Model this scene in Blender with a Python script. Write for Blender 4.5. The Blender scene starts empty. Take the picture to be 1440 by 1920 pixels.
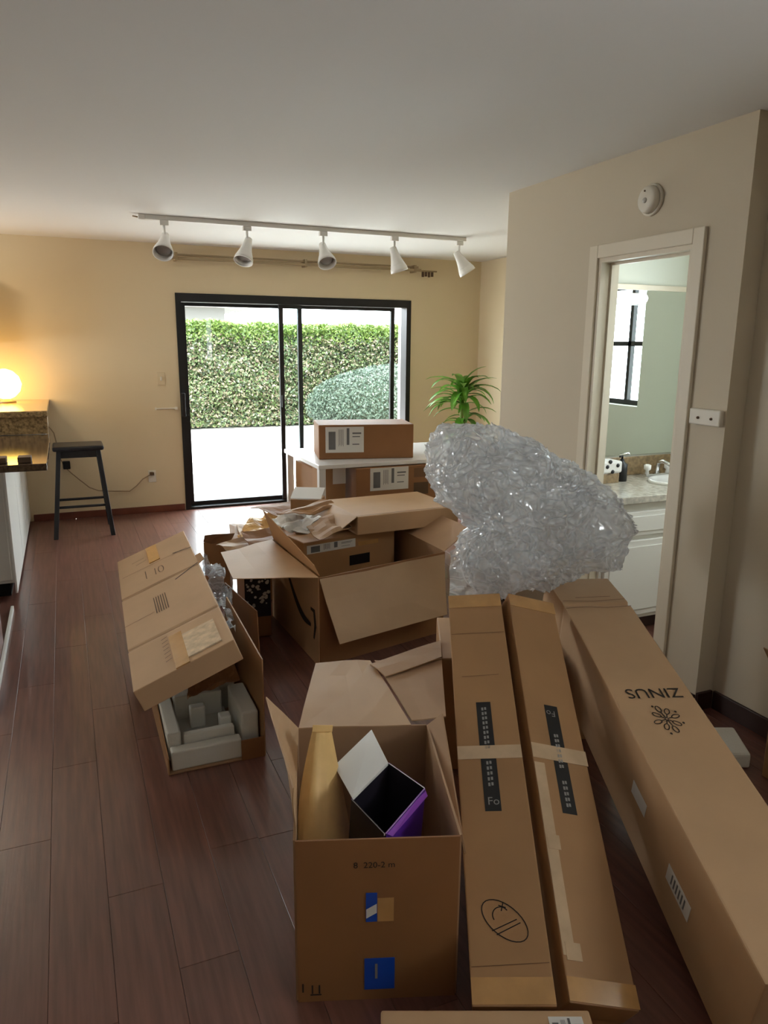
import bpy, bmesh, math, random
import numpy as np
from mathutils import Vector, Matrix, noise
random.seed(7); rng = np.random.default_rng(7)
S = bpy.context.scene
COL = S.collection

# ------------------------------------------------------------------ camera
FPX = 1380.65                                   # focal length in pixels of the 1440 x 1920 frame
PITCH, YAW, ROLL, EYE = 0.2237, 0.4057, 0.0083, 1.5767
cy, sy, cp, sp = math.cos(YAW), math.sin(YAW), math.cos(PITCH), math.sin(PITCH)
CF = Vector((sy*cp, cy*cp, -sp)); r0 = Vector((cy, -sy, 0)); u0 = r0.cross(CF)
CR = r0*math.cos(ROLL) + u0*math.sin(ROLL); CU = u0*math.cos(ROLL) - r0*math.sin(ROLL)
CP = Vector((0, 0, EYE))
cd = bpy.data.cameras.new('camera'); cam = bpy.data.objects.new('camera', cd); COL.objects.link(cam)
cd.sensor_fit = 'HORIZONTAL'; cd.sensor_width = 36; cd.lens = 36*FPX/1440; cd.clip_start = .02; cd.clip_end = 200
m = Matrix((CR, CU, -CF)).transposed().to_4x4(); m.translation = CP; cam.matrix_world = m
S.camera = cam

# ------------------------------------------------------------------ sky, exposure
SKY = 13.0
w = bpy.data.worlds.new('World'); S.world = w; w.use_nodes = True
bg = w.node_tree.nodes['Background']; bg.inputs[0].default_value = (.88, .95, 1, 1); bg.inputs[1].default_value = SKY
S.view_settings.view_transform = 'Standard'; S.view_settings.look = 'None'
S.view_settings.exposure = 0.36; S.view_settings.gamma = 1; S.view_settings.use_curve_mapping = False

def portal(loc, rot, sx, sy_):
    l = bpy.data.lights.new('window_portal', 'AREA'); l.shape = 'RECTANGLE'; l.size = sx; l.size_y = sy_
    l.cycles.is_portal = True
    o = bpy.data.objects.new('window_portal', l); COL.objects.link(o); o.location = loc; o.rotation_euler = rot
R90 = math.pi/2; XNW = 2.70
portal((2.17, 7.32, 1.0), (-R90, 0, 0), 2.4, 2.0)             # glass door, light going to -y
portal((-3.35, 6.2, 1.52), (0, -R90, 0), 1.15, 1.6)             # added kitchen window, unseen, fill light going to +x
portal((XNW, -.15, 1.65), (0, R90, 0), .8, 1.1)                # side window beside the viewer, light going to -x
portal((3.80, 2.72, 1.55), (0, R90, 0), .9, .7)               # bathroom window, light going to -x
sl = bpy.data.lights.new('sun', 'SUN'); sl.energy = 15; sl.angle = .05; sl.color = (1, .95, .87)
sun = bpy.data.objects.new('sun', sl); COL.objects.link(sun); sun.rotation_euler = Vector((.22, .62, -.80)).to_track_quat('-Z', 'Y').to_euler()   # high, from behind the house

# ------------------------------------------------------------------ helpers
def ray(px, py): return CF*FPX + CR*(px-720) + CU*(960-py)
def at(px, py, **k):
    d = ray(px, py); (a, v), = k.items(); i = 'xyz'.index(a)
    return CP + d*((v-CP[i])/d[i])
def V(*a): return Vector(a)

def props(o, label=None, cat=None, group=None, kind=None):
    if label: o['label'] = label
    if cat: o['category'] = cat
    if group: o['group'] = group
    if kind: o['kind'] = kind
    return o
def thing(name, label, cat, loc=(0, 0, 0), group=None):
    o = bpy.data.objects.new(name, None); COL.objects.link(o); o.location = loc; o.empty_display_size = .05
    return props(o, label, cat, group)
def base(o):
    p = Vector((0, 0, 0))
    while o: p = p + o.location; o = o.parent
    return p
def part(name, vs, fs, mat, parent=None, smooth=False, label=None):
    """one mesh object from world-space vertices"""
    b = base(parent)
    me = bpy.data.meshes.new(name)
    me.from_pydata([tuple(Vector(v)-b) for v in vs], [], [tuple(f) for f in fs]); me.update()
    if mat: me.materials.append(mat)
    if smooth:
        for p_ in me.polygons: p_.use_smooth = True
    o = bpy.data.objects.new(name, me); COL.objects.link(o); o.parent = parent
    if label: o['label'] = label
    return o
def from_bm(name, bm, mat, parent=None, smooth=False, label=None):
    b = base(parent)
    bmesh.ops.translate(bm, verts=bm.verts, vec=-b)
    bmesh.ops.recalc_face_normals(bm, faces=bm.faces)
    me = bpy.data.meshes.new(name); bm.to_mesh(me); bm.free()
    if mat: me.materials.append(mat)
    if smooth:
        for p_ in me.polygons: p_.use_smooth = True
    o = bpy.data.objects.new(name, me); COL.objects.link(o); o.parent = parent
    if label: o['label'] = label
    return o
BF = [(0, 3, 2, 1), (4, 5, 6, 7), (0, 1, 5, 4), (1, 2, 6, 5), (2, 3, 7, 6), (3, 0, 4, 7)]
def add_box(bm, lo, hi, bev=0):
    x0, y0, z0 = lo; x1, y1, z1 = hi
    return add_hex(bm, [V(x0, y0, z0), V(x1, y0, z0), V(x1, y1, z0), V(x0, y1, z0),
                        V(x0, y0, z1), V(x1, y0, z1), V(x1, y1, z1), V(x0, y1, z1)], bev)
def add_hex(bm, P, bev=0):
    t = bmesh.new()
    vs = [t.verts.new(p) for p in P]
    for f in BF: t.faces.new([vs[i] for i in f])
    bmesh.ops.recalc_face_normals(t, faces=t.faces)
    if bev: bmesh.ops.bevel(t, geom=list(t.edges), offset=bev, segments=2, affect='EDGES', profile=.5)
    merge(bm, t)
def merge(bm, t):
    mp = {v: bm.verts.new(v.co) for v in t.verts}
    for f in t.faces:
        try: bm.faces.new([mp[v] for v in f.verts])
        except ValueError: pass
    t.free()
def box(name, lo, hi, mat, parent=None, bev=0, label=None):
    bm = bmesh.new(); add_box(bm, lo, hi, bev); return from_bm(name, bm, mat, parent, label=label)
def boxes(name, lst, mat, parent=None, bev=0):
    bm = bmesh.new()
    for lo, hi in lst: add_box(bm, lo, hi, bev)
    return from_bm(name, bm, mat, parent)
def hexa(name, P, mat, parent=None, bev=0, label=None):
    bm = bmesh.new(); add_hex(bm, P, bev); return from_bm(name, bm, mat, parent, label=label)
def slab(name, q, t, mat, parent=None, label=None, nx=1, ny=1, warp=0, seed=0):
    """a sheet of thickness t spanning the quad q (4 points in order); optional bend noise"""
    q = [Vector(a) for a in q]; n = (q[1]-q[0]).cross(q[3]-q[0]).normalized()
    vs = []; fs = []
    for side in (0, 1):
        for j in range(ny+1):
            for i in range(nx+1):
                u, v = i/nx, j/ny
                p_ = q[0].lerp(q[1], u).lerp(q[3].lerp(q[2], u), v)
                if warp:
                    p_ = p_ + n*warp*noise.noise(Vector((u*2.3+seed*3.1, v*2.3-seed*1.7, seed)))
                vs.append(p_ + n*(t if side else 0))
    W = nx+1; N = W*(ny+1)
    for j in range(ny):
        for i in range(nx):
            a = j*W+i; fs.append((a, a+W, a+W+1, a+1)); fs.append((N+a, N+a+1, N+a+W+1, N+a+W))
    rim = [i for i in range(W)] + [j*W+nx for j in range(1, ny+1)] + [ny*W+i for i in range(nx-1, -1, -1)] + [j*W for j in range(ny-1, 0, -1)]
    for a, b in zip(rim, rim[1:]+rim[:1]): fs.append((a, b, N+b, N+a))
    return part(name, vs, fs, mat, parent, label=label)
def tube_bm(bm, pts, r, seg=8, caps=True):
    pts = [Vector(p_) for p_ in pts]; rings = []
    rr = r if isinstance(r, (list, tuple)) else [r]*len(pts)
    ref = None
    for i, p_ in enumerate(pts):
        d = (pts[min(i+1, len(pts)-1)] - pts[max(i-1, 0)]).normalized()
        if ref is None:
            ref = V(0, 0, 1) if abs(d.z) < .9 else V(1, 0, 0)
        a = d.cross(ref).normalized(); b = d.cross(a).normalized(); ref = -b if False else ref
        rings.append([bm.verts.new(p_ + (a*math.cos(2*math.pi*k/seg) + b*math.sin(2*math.pi*k/seg))*rr[i]) for k in range(seg)])
    for A, B in zip(rings, rings[1:]):
        for k in range(seg): bm.faces.new([A[k], A[(k+1) % seg], B[(k+1) % seg], B[k]])
    if caps: bm.faces.new(rings[0]); bm.faces.new(rings[-1][::-1])
def tube(name, pts, r, mat, parent=None, seg=8, smooth=True):
    bm = bmesh.new(); tube_bm(bm, pts, r, seg); return from_bm(name, bm, mat, parent, smooth)
def lathe_bm(bm, o, axis, prof, seg=24):
    """prof: list of (distance along axis, radius)"""
    o = Vector(o); ax = Vector(axis).normalized(); a = ax.cross(V(0, 0, 1) if abs(ax.z) < .9 else V(1, 0, 0)).normalized(); b = ax.cross(a)
    rings = []
    for h, r in prof:
        rings.append([bm.verts.new(o + ax*h + (a*math.cos(2*math.pi*k/seg) + b*math.sin(2*math.pi*k/seg))*max(r, 1e-4)) for k in range(seg)])
    for A, B in zip(rings, rings[1:]):
        for k in range(seg): bm.faces.new([A[k], A[(k+1) % seg], B[(k+1) % seg], B[k]])
    bm.faces.new(rings[0]); bm.faces.new(rings[-1][::-1])
def lathe(name, o, axis, prof, mat, parent=None, seg=24, smooth=True, label=None):
    bm = bmesh.new(); lathe_bm(bm, o, axis, prof, seg); return from_bm(name, bm, mat, parent, smooth, label)
def text(name, s, o, U, W, h, mat, parent, lift=.0012, align='LEFT', sx=1.0):
    """flat lettering: o origin on the surface, U reading direction, W up direction of the letters, h letter height"""
    c = bpy.data.curves.new('t', 'FONT'); c.body = s; c.size = h*1.4; c.align_x = align; c.resolution_u = 3
    t = bpy.data.objects.new('t', c); COL.objects.link(t)
    dg = bpy.context.evaluated_depsgraph_get(); dg.update()
    me = bpy.data.meshes.new_from_object(t.evaluated_get(dg)); bpy.data.objects.remove(t)
    U = Vector(U).normalized(); W = Vector(W).normalized(); N = U.cross(W).normalized(); b = base(parent); o = Vector(o)
    for v in me.vertices: v.co = o + U*v.co.x*sx + W*v.co.y + N*lift - b
    me.name = name; me.materials.clear(); me.materials.append(mat)
    ob = bpy.data.objects.new(name, me); COL.objects.link(ob); ob.parent = parent
    return ob
def ribbon(name, strokes, wd, o, U, W, mat, parent, lift=.0012):
    """flat drawn lines on a surface: strokes are lists of (u, v)"""
    U = Vector(U).normalized(); W = Vector(W).normalized(); N = U.cross(W).normalized(); o = Vector(o); vs = []; fs = []
    for st in strokes:
        k0 = len(vs); n = len(st)
        for i, (a, b) in enumerate(st):
            a0, b0 = st[max(i-1, 0)]; a1, b1 = st[min(i+1, n-1)]
            d = Vector((a1-a0, b1-b0)); d = d.normalized() if d.length else Vector((1, 0)); px_, py_ = -d.y*wd/2, d.x*wd/2
            vs += [o + U*(a+px_) + W*(b+py_) + N*lift, o + U*(a-px_) + W*(b-py_) + N*lift]
        for i in range(n-1): fs.append((k0+2*i, k0+2*i+1, k0+2*i+3, k0+2*i+2))
    return part(name, vs, fs, mat, parent)
def decal(name, o, U, W, u0_, u1_, v0_, v1_, mat, parent, t=.0008, label=None):
    U = Vector(U).normalized(); W = Vector(W).normalized(); N = U.cross(W).normalized(); o = Vector(o)
    P = [o+U*a+W*b for a, b in ((u0_, v0_), (u1_, v0_), (u1_, v1_), (u0_, v1_))]
    return hexa(name, [p_+N*.0001 for p_ in P] + [p_+N*t for p_ in P], mat, parent, label=label)

# ------------------------------------------------------------------ materials
def srgb(r, g, b):
    f = lambda c: c/12.92 if c <= .04045 else ((c+.055)/1.055)**2.4
    return (f(r/255), f(g/255), f(b/255), 1)
def mat(name, col, rough=.6, metal=0, noise_s=0, noise_a=0, bump=0, bump_s=60, spec=.5, coat=0, emit=None, es=0, stretch=None, trans=0, rnd=0, sub=0):
    m = bpy.data.materials.new(name); m.use_nodes = True; nt = m.node_tree; N = nt.nodes; L = nt.links
    b = N['Principled BSDF']; b.inputs['Base Color'].default_value = col; b.inputs['Roughness'].default_value = rough
    b.inputs['Metallic'].default_value = metal; b.inputs['Specular IOR Level'].default_value = spec
    b.inputs['Coat Weight'].default_value = coat; b.inputs['Transmission Weight'].default_value = trans
    if emit: b.inputs['Emission Color'].default_value = emit; b.inputs['Emission Strength'].default_value = es
    tc = N.new('ShaderNodeTexCoord'); src = tc.outputs['Object']
    if stretch:
        mp = N.new('ShaderNodeMapping'); mp.inputs['Scale'].default_value = stretch; L.new(src, mp.inputs[0]); src = mp.outputs[0]
    if noise_a or rnd:
        n = N.new('ShaderNodeTexNoise'); n.inputs['Scale'].default_value = noise_s or 5; n.inputs['Detail'].default_value = 6; L.new(src, n.inputs[0])
        mr = N.new('ShaderNodeMapRange'); mr.inputs[1].default_value = .25; mr.inputs[2].default_value = .75
        mr.inputs[3].default_value = 1-noise_a; mr.inputs[4].default_value = 1+noise_a; L.new(n.outputs[0], mr.inputs[0]); val = mr.outputs[0]
        if rnd:
            oi = N.new('ShaderNodeObjectInfo'); m2 = N.new('ShaderNodeMapRange'); m2.inputs[3].default_value = 1-rnd; m2.inputs[4].default_value = 1+rnd
            L.new(oi.outputs['Random'], m2.inputs[0]); mu = N.new('ShaderNodeMath'); mu.operation = 'MULTIPLY'
            L.new(val, mu.inputs[0]); L.new(m2.outputs[0], mu.inputs[1]); val = mu.outputs[0]
        mx = N.new('ShaderNodeVectorMath'); mx.operation = 'SCALE'; mx.inputs[0].default_value = col[:3]; L.new(val, mx.inputs['Scale'])
        L.new(mx.outputs[0], b.inputs['Base Color'])
    if bump:
        n2 = N.new('ShaderNodeTexNoise'); n2.inputs['Scale'].default_value = bump_s; n2.inputs['Detail'].default_value = 4; L.new(src, n2.inputs[0])
        bp = N.new('ShaderNodeBump'); bp.inputs['Strength'].default_value = bump; bp.inputs['Distance'].default_value = .01
        L.new(n2.outputs[0], bp.inputs['Height']); L.new(bp.outputs[0], b.inputs['Normal'])
    return m
M = {}
M['wall_tan'] = mat('wall_tan', srgb(216, 198, 164), .75, noise_s=1.5, noise_a=.02, bump=.04, bump_s=140)
M['wall'] = mat('wall', srgb(208, 196, 174), .75, noise_s=1.5, noise_a=.02, bump=.04, bump_s=140)
M['ceiling'] = mat('ceiling', srgb(228, 227, 224), .85, bump=.05, bump_s=160)
M['bathwall'] = mat('bathwall', srgb(214, 218, 206), .7)
M['trim'] = mat('trim', srgb(222, 212, 192), .4)
M['plank'] = mat('plank', srgb(112, 74, 63), .34, noise_s=3, noise_a=.30, bump=.04, bump_s=6, stretch=(18, 1.0, 18), rnd=.10, coat=.2, spec=.5)
M['subfloor'] = mat('subfloor', srgb(40, 26, 20), .9)
M['baseboard'] = mat('baseboard', srgb(112, 60, 44), .4, noise_s=6, noise_a=.2)
M['baseboard_dark'] = mat('baseboard_dark', srgb(58, 36, 30), .5)
M['blackmetal'] = mat('blackmetal', srgb(24, 24, 26), .4, metal=.3)
M['whitemetal'] = mat('whitemetal', srgb(232, 230, 225), .35)
M['rail'] = mat('rail', srgb(150, 130, 98), .4, metal=.2)  # rod's tan darkened to carry its shadow lines
M['bulb'] = mat('bulb', srgb(150, 145, 140), .3)
M['whitepaint'] = mat('whitepaint', srgb(232, 230, 224), .4)
M['greypaint_shade'] = mat('greypaint_shade', srgb(205, 203, 196), .45)
M['granite'] = mat('granite', srgb(158, 132, 92), .15, noise_s=60, noise_a=.75)
M['granite_dark'] = mat('granite_dark', srgb(78, 62, 46), .12, noise_s=70, noise_a=.6)
M['bathstone'] = mat('bathstone', srgb(190, 184, 172), .15, noise_s=40, noise_a=.35)
M['splash'] = mat('splash', srgb(140, 118, 88), .3, noise_s=40, noise_a=.5)
M['porcelain'] = mat('porcelain', srgb(240, 240, 238), .08)
M['chrome'] = mat('chrome', (.8, .8, .82, 1), .12, metal=1)
M['mirror'] = mat('mirror', (.83, .88, .86, 1), .0, metal=1)
M['blackwood'] = mat('blackwood', srgb(34, 36, 42), .4, noise_s=20, noise_a=.2)
M['lampglow'] = mat('lampglow', srgb(255, 220, 150), .4, emit=(1, .58, .10, 1), es=10)
M['fillglow'] = mat('fillglow', srgb(255, 240, 220), .4, emit=(1, .86, .66, 1), es=26)
M['bulbglow'] = mat('bulbglow', srgb(255, 250, 240), .3, emit=(1, .97, .9, 1), es=3)
M['bathfill'] = mat('bathfill', srgb(255, 252, 248), .4, emit=(.95, .98, 1, 1), es=42)
M['black'] = mat('black', srgb(14, 14, 16), .5)
M['darkgap'] = mat('darkgap', srgb(20, 15, 12), .9)
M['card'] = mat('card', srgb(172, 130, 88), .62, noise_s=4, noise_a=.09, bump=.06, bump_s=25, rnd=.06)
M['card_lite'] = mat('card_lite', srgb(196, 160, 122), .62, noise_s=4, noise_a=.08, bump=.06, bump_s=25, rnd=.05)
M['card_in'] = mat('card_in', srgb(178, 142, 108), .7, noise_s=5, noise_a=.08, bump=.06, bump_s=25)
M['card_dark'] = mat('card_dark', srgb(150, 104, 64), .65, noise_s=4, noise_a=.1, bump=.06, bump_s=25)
M['crease'] = mat('crease', srgb(122, 88, 58), .7)
M['tape'] = mat('tape', srgb(196, 150, 96), .18, noise_s=18, noise_a=.12)
M['tapeclear'] = mat('tapeclear', srgb(206, 178, 146), .12, noise_s=14, noise_a=.15)
M['tapeshine'] = mat('tapeshine', srgb(228, 206, 178), .1, noise_s=30, noise_a=.25)  # pale colour stands in for the sheen on clear tape
M['ink'] = mat('ink', srgb(38, 30, 24), .7)
M['inkfade'] = mat('inkfade', srgb(96, 72, 50), .7)
M['blackband'] = mat('blackband', srgb(26, 25, 26), .5)
M['inkwhite'] = mat('inkwhite', srgb(150, 148, 145), .6)
M['paper'] = mat('paper', srgb(226, 224, 220), .55)
M['paperink'] = mat('paperink', srgb(112, 112, 114), .6)
M['bluetape'] = mat('bluetape', srgb(24, 78, 190), .3)
M['kraft'] = mat('kraft', srgb(236, 194, 126), .5, noise_s=9, noise_a=.12, bump=.35, bump_s=14)
M['purple'] = mat('purple', srgb(92, 40, 160), .3)
M['purple_hi'] = mat('purple_hi', srgb(150, 80, 190), .3)
M['foam'] = mat('foam', srgb(228, 226, 216), .7, bump=.12, bump_s=180)
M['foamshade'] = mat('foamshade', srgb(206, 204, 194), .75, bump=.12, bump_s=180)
M['leaf'] = mat('leaf', srgb(96, 150, 48), .35, noise_s=8, noise_a=.3, rnd=.35)
M['stem'] = mat('stem', srgb(112, 132, 60), .6, noise_s=20, noise_a=.3)
M['pot'] = mat('pot', srgb(220, 216, 208), .4)
M['soil'] = mat('soil', srgb(50, 36, 26), .9)
M['paver'] = mat('paver', srgb(198, 194, 188), .8, noise_s=9, noise_a=.12, rnd=.08)
M['patio'] = mat('patio', srgb(196, 192, 186), .85, noise_s=3, noise_a=.08)
M['hedgecore'] = mat('hedgecore', srgb(34, 42, 26), .9)
M['stucco'] = mat('stucco', srgb(112, 110, 106), .8)
M['roof'] = mat('roof', srgb(84, 80, 74), .8)
M['tabletop'] = mat('tabletop', srgb(236, 238, 240), .2)
M['cord'] = mat('cord', srgb(150, 128, 98), .5)
M['plastic_white'] = mat('plastic_white', srgb(226, 220, 206), .4)
M['printshade'] = mat('printshade', srgb(38, 34, 44), .35)

def leafmat(name, c1, c2, c3):
    m = bpy.data.materials.new(name); m.use_nodes = True; nt = m.node_tree; N = nt.nodes; L = nt.links
    b = N['Principled BSDF']; b.inputs['Roughness'].default_value = .5
    g = N.new('ShaderNodeNewGeometry'); r = N.new('ShaderNodeValToRGB'); L.new(g.outputs['Random Per Island'], r.inputs[0])
    r.color_ramp.elements[0].color = c1; r.color_ramp.elements[1].color = c3
    e = r.color_ramp.elements.new(.5); e.color = c2
    L.new(r.outputs[0], b.inputs['Base Color'])
    t = N.new('ShaderNodeBsdfTranslucent'); L.new(r.outputs[0], t.inputs[0]); mx = N.new('ShaderNodeMixShader'); mx.inputs[0].default_value = .3
    L.new(b.outputs[0], mx.inputs[1]); L.new(t.outputs[0], mx.inputs[2]); L.new(mx.outputs[0], N['Material Output'].inputs[0])
    return m
M['hedgeleaf'] = leafmat('hedgeleaf', srgb(34, 44, 28), srgb(70, 88, 44), srgb(116, 100, 86))
M['topleaf'] = leafmat('topleaf', srgb(58, 80, 30), srgb(80, 102, 38), srgb(98, 114, 52))
M['bushleaf'] = leafmat('bushleaf', srgb(44, 58, 46), srgb(56, 72, 58), srgb(72, 84, 70))

def glass(name, col=(1, 1, 1, 1), rough=0, refl=.5):
    m = bpy.data.materials.new(name); m.use_nodes = True; nt = m.node_tree; N = nt.nodes; L = nt.links
    for n in list(N):
        if n.type == 'BSDF_PRINCIPLED': N.remove(n)
    t = N.new('ShaderNodeBsdfTransparent'); t.inputs[0].default_value = col; g = N.new('ShaderNodeBsdfGlossy'); g.inputs['Roughness'].default_value = rough; g.inputs['Color'].default_value = (refl, refl, refl, 1)
    f = N.new('ShaderNodeFresnel'); f.inputs[0].default_value = 1.45; x = N.new('ShaderNodeMixShader')
    ge = N.new('ShaderNodeNewGeometry'); mm = N.new('ShaderNodeMath'); mm.operation = 'SUBTRACT'; mm.inputs[0].default_value = 1; L.new(ge.outputs['Backfacing'], mm.inputs[1])
    mu = N.new('ShaderNodeMath'); mu.operation = 'MULTIPLY'; L.new(f.outputs[0], mu.inputs[0]); L.new(mm.outputs[0], mu.inputs[1]); L.new(mu.outputs[0], x.inputs[0]); L.new(t.outputs[0], x.inputs[1]); L.new(g.outputs[0], x.inputs[2]); L.new(x.outputs[0], N['Material Output'].inputs[0])
    return m
M['glass'] = glass('glass', (.93, .96, .96, 1))
def plastic(name, tr, gloss, bump_s, bump, tint=(.9, .92, .95, 1)):
    """thin clear crinkled film: see-through between the creases, milky along them with painted highlight streaks, shiny all over"""
    m = bpy.data.materials.new(name); m.use_nodes = True; nt = m.node_tree; N = nt.nodes; L = nt.links
    for n in list(N):
        if n.type == 'BSDF_PRINCIPLED': N.remove(n)
    tc = N.new('ShaderNodeTexCoord')
    n0 = N.new('ShaderNodeTexNoise'); n0.inputs['Scale'].default_value = 5; L.new(tc.outputs['Object'], n0.inputs[0])
    sc = N.new('ShaderNodeVectorMath'); sc.operation = 'SCALE'; sc.inputs['Scale'].default_value = .3; L.new(n0.outputs['Color'], sc.inputs[0])
    av = N.new('ShaderNodeVectorMath'); av.operation = 'ADD'; L.new(tc.outputs['Object'], av.inputs[0]); L.new(sc.outputs[0], av.inputs[1])
    def creases(scl, rot, width):
        mp = N.new('ShaderNodeMapping'); mp.inputs['Scale'].default_value = scl; mp.inputs['Rotation'].default_value = rot; L.new(av.outputs[0], mp.inputs[0])
        vo = N.new('ShaderNodeTexVoronoi'); vo.inputs['Scale'].default_value = bump_s; vo.feature = 'DISTANCE_TO_EDGE'; L.new(mp.outputs[0], vo.inputs[0])
        mr = N.new('ShaderNodeMapRange'); mr.inputs[1].default_value = 0; mr.inputs[2].default_value = width; mr.inputs[3].default_value = 1; mr.inputs[4].default_value = 0; L.new(vo.outputs[0], mr.inputs[0])
        return mr.outputs[0]
    c1 = creases((1, 1, .4), (.4, .3, .5), .10); c2 = creases((.5, .5, 1.3), (-.5, .6, 1.1), .08)
    mx = N.new('ShaderNodeMath'); mx.operation = 'MAXIMUM'; L.new(c1, mx.inputs[0]); L.new(c2, mx.inputs[1])
    bp = N.new('ShaderNodeBump'); bp.inputs['Strength'].default_value = bump; bp.inputs['Distance'].default_value = .012; L.new(mx.outputs[0], bp.inputs['Height'])
    t = N.new('ShaderNodeBsdfTransparent'); t.inputs[0].default_value = (.98, .99, 1, 1)
    d = N.new('ShaderNodeBsdfDiffuse'); d.inputs[0].default_value = tint; tl = N.new('ShaderNodeBsdfTranslucent'); tl.inputs[0].default_value = tint
    g = N.new('ShaderNodeBsdfGlossy'); g.inputs['Roughness'].default_value = .12
    L.new(bp.outputs[0], g.inputs['Normal']); L.new(bp.outputs[0], d.inputs['Normal'])
    m1 = N.new('ShaderNodeMixShader'); m1.inputs[0].default_value = .72; L.new(d.outputs[0], m1.inputs[1]); L.new(tl.outputs[0], m1.inputs[2])
    m2 = N.new('ShaderNodeMixShader'); m2.inputs[0].default_value = gloss; L.new(m1.outputs[0], m2.inputs[1]); L.new(g.outputs[0], m2.inputs[2])
    fr = N.new('ShaderNodeMapRange'); fr.inputs[3].default_value = tr; fr.inputs[4].default_value = tr*.3; L.new(mx.outputs[0], fr.inputs[0])  # whitening along creases also stands in for highlight streaks
    m3 = N.new('ShaderNodeMixShader'); L.new(fr.outputs[0], m3.inputs[0]); L.new(m2.outputs[0], m3.inputs[1]); L.new(t.outputs[0], m3.inputs[2])
    L.new(m3.outputs[0], N['Material Output'].inputs[0]); return m
M['bubble'] = plastic('bubble', .55, .28, 15, .9, (.97, .975, .985, 1))
M['film'] = plastic('film', .45, .2, 22, .7, (.88, .94, 1, 1))

# ------------------------------------------------------------------ room shell
H = 2.44; YB = 7.155; XL = -3.2; YN = -2.1; XP = 2.459; YE = 3.922; YC = 2.2125; XR = 4.174; XN = 2.56; XB = 3.62; YM = 3.56
DX0, DX1, DH = .985, 3.355, 2.02
def struct(o): o['kind'] = 'structure'; return o
floor = struct(box('floor', (XL, YN, -.12), (XR, YB+.02, -.016), M['subfloor']))
pw, pl = .1555, 1.22
pm = {}
def plank_mesh(x0, x1, y0, y1):
    bm = bmesh.new(); g = .0004
    add_box(bm, (x0+g, y0+g, -.015), (x1-g, y1-g, 0)); bmesh.ops.recalc_face_normals(bm, faces=bm.faces)
    top = [e for e in bm.edges if all(abs(v.co.z) < 1e-6 for v in e.verts)]
    bmesh.ops.bevel(bm, geom=top, offset=.0009, segments=1, affect='EDGES'); return bm
i0 = math.floor((XL-.1525)/pw); k = 0; phase = {0: 2.102, -1: 1.667}
for i in range(i0, int((XR-.1525)/pw)+1):
    xa, xb = max(XL, .1525+i*pw), min(XR, .1525+(i+1)*pw)
    if xa > XB: pass
    ph = {0: 1.667, 1: 2.102}.get(i, (i*0.437) % pl)
    y = ph - pl*6
    while y < YB:
        ya, yb = max(YN, y), min(YB+.02, y+pl); y += pl
        if yb-ya < .02: continue
        if xa >= XN+.1 and yb <= .8: continue
        from_bm('floor_plank', plank_mesh(xa, xb, ya, yb), M['plank'], floor)
ceiling = struct(box('ceiling', (XL-.15, YN-.15, H), (XR+.15, YB+.15, H+.12), M['ceiling']))
# back wall with the glass-door opening
struct(boxes('wall_back', [((XL-.15, YB, 0), (DX0, YB+.15, H)), ((DX1, YB, 0), (XR+.15, YB+.15, H)), ((DX0, YB, DH), (DX1, YB+.15, H))], M['wall_tan']))
struct(box('wall_right', (XR, YE-.05, 0), (XR+.15, YB, H), M['wall_tan']))
# left wall with an added kitchen window outside the frame, for fill light
struct(boxes('wall_left', [((XL-.15, YN, 0), (XL, 5.4, H)), ((XL-.15, 7.0, 0), (XL, YB, H)), ((XL-.15, 5.4, 0), (XL, 7.0, .95)), ((XL-.15, 5.4, 2.1), (XL, 7.0, H))], M['wall']))
# wall behind the viewer
struct(box('wall_front', (XL-.15, YN-.15, 0), (XN+.1, YN, H), M['wall']))
# partition with the bathroom doorway
OY0, OY1, OH = 2.466, 3.07, 1.995
PT = .10
struct(boxes('wall_partition', [((XP, YC, 0), (XP+PT, OY0, H)), ((XP, OY1, 0), (XP+PT, YE, H)), ((XP, OY0, OH), (XP+PT, OY1, H)),
                               ((XP+PT, YM+.1, 0), (XR, YE, H))], M['wall']))
struct(boxes('wall_jog', [((XN, YC, 0), (XN+.1, YC+.08, H)), ((XN, YN, 0), (XN+.1, -.7, H)), ((XN, .4, 0), (XN+.1, YC, H)), ((XN, -.7, 0), (XN+.1, .4, 1.25)), ((XN, -.7, 2.05), (XN+.1, .4, H))], M['wall']))
struct(boxes('wall_bathroom', [((XP+PT, YM, 0), (XB+.12, YM+.1, H)), ((XN+.1, .8, 0), (XB+.12, .9, H)), ((XB, .9, 0), (XB+.12, 2.36, H)), ((XB, 3.085, 0), (XB+.12, YM, H)),
                              ((XB, 2.36, 0), (XB+.12, 3.085, 1.17)), ((XB, 2.36, 2.0), (XB+.12, 3.085, H))], M['bathwall']))
# bathroom door casing
tr = .062
def casing(n, lo, hi): return struct(box(n, lo, hi, M['trim'], bev=.004))
casing('trim_1', (XP-.018, OY1, 0), (XP, OY1+tr, OH+tr)); casing('trim_2', (XP-.018, OY0-tr, 0), (XP, OY0, OH+tr))
casing('trim_3', (XP-.018, OY0, OH), (XP, OY1, OH+tr))
struct(boxes('door_jamb', [((XP-.006, OY1-.02, 0), (XP+PT+.005, OY1, OH)), ((XP-.006, OY0, 0), (XP+PT+.005, OY0+.02, OH)), ((XP-.006, OY0+.02, OH-.02), (XP+PT+.005, OY1-.02, OH)),
                          ((XP+.05, OY1-.032, 0), (XP+.065, OY1-.02, OH-.02)), ((XP+.05, OY0+.02, 0), (XP+.065, OY0+.032, OH-.02)), ((XP+.05, OY0+.032, OH-.032), (XP+.065, OY1-.032, OH-.02))], M['trim']))
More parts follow.
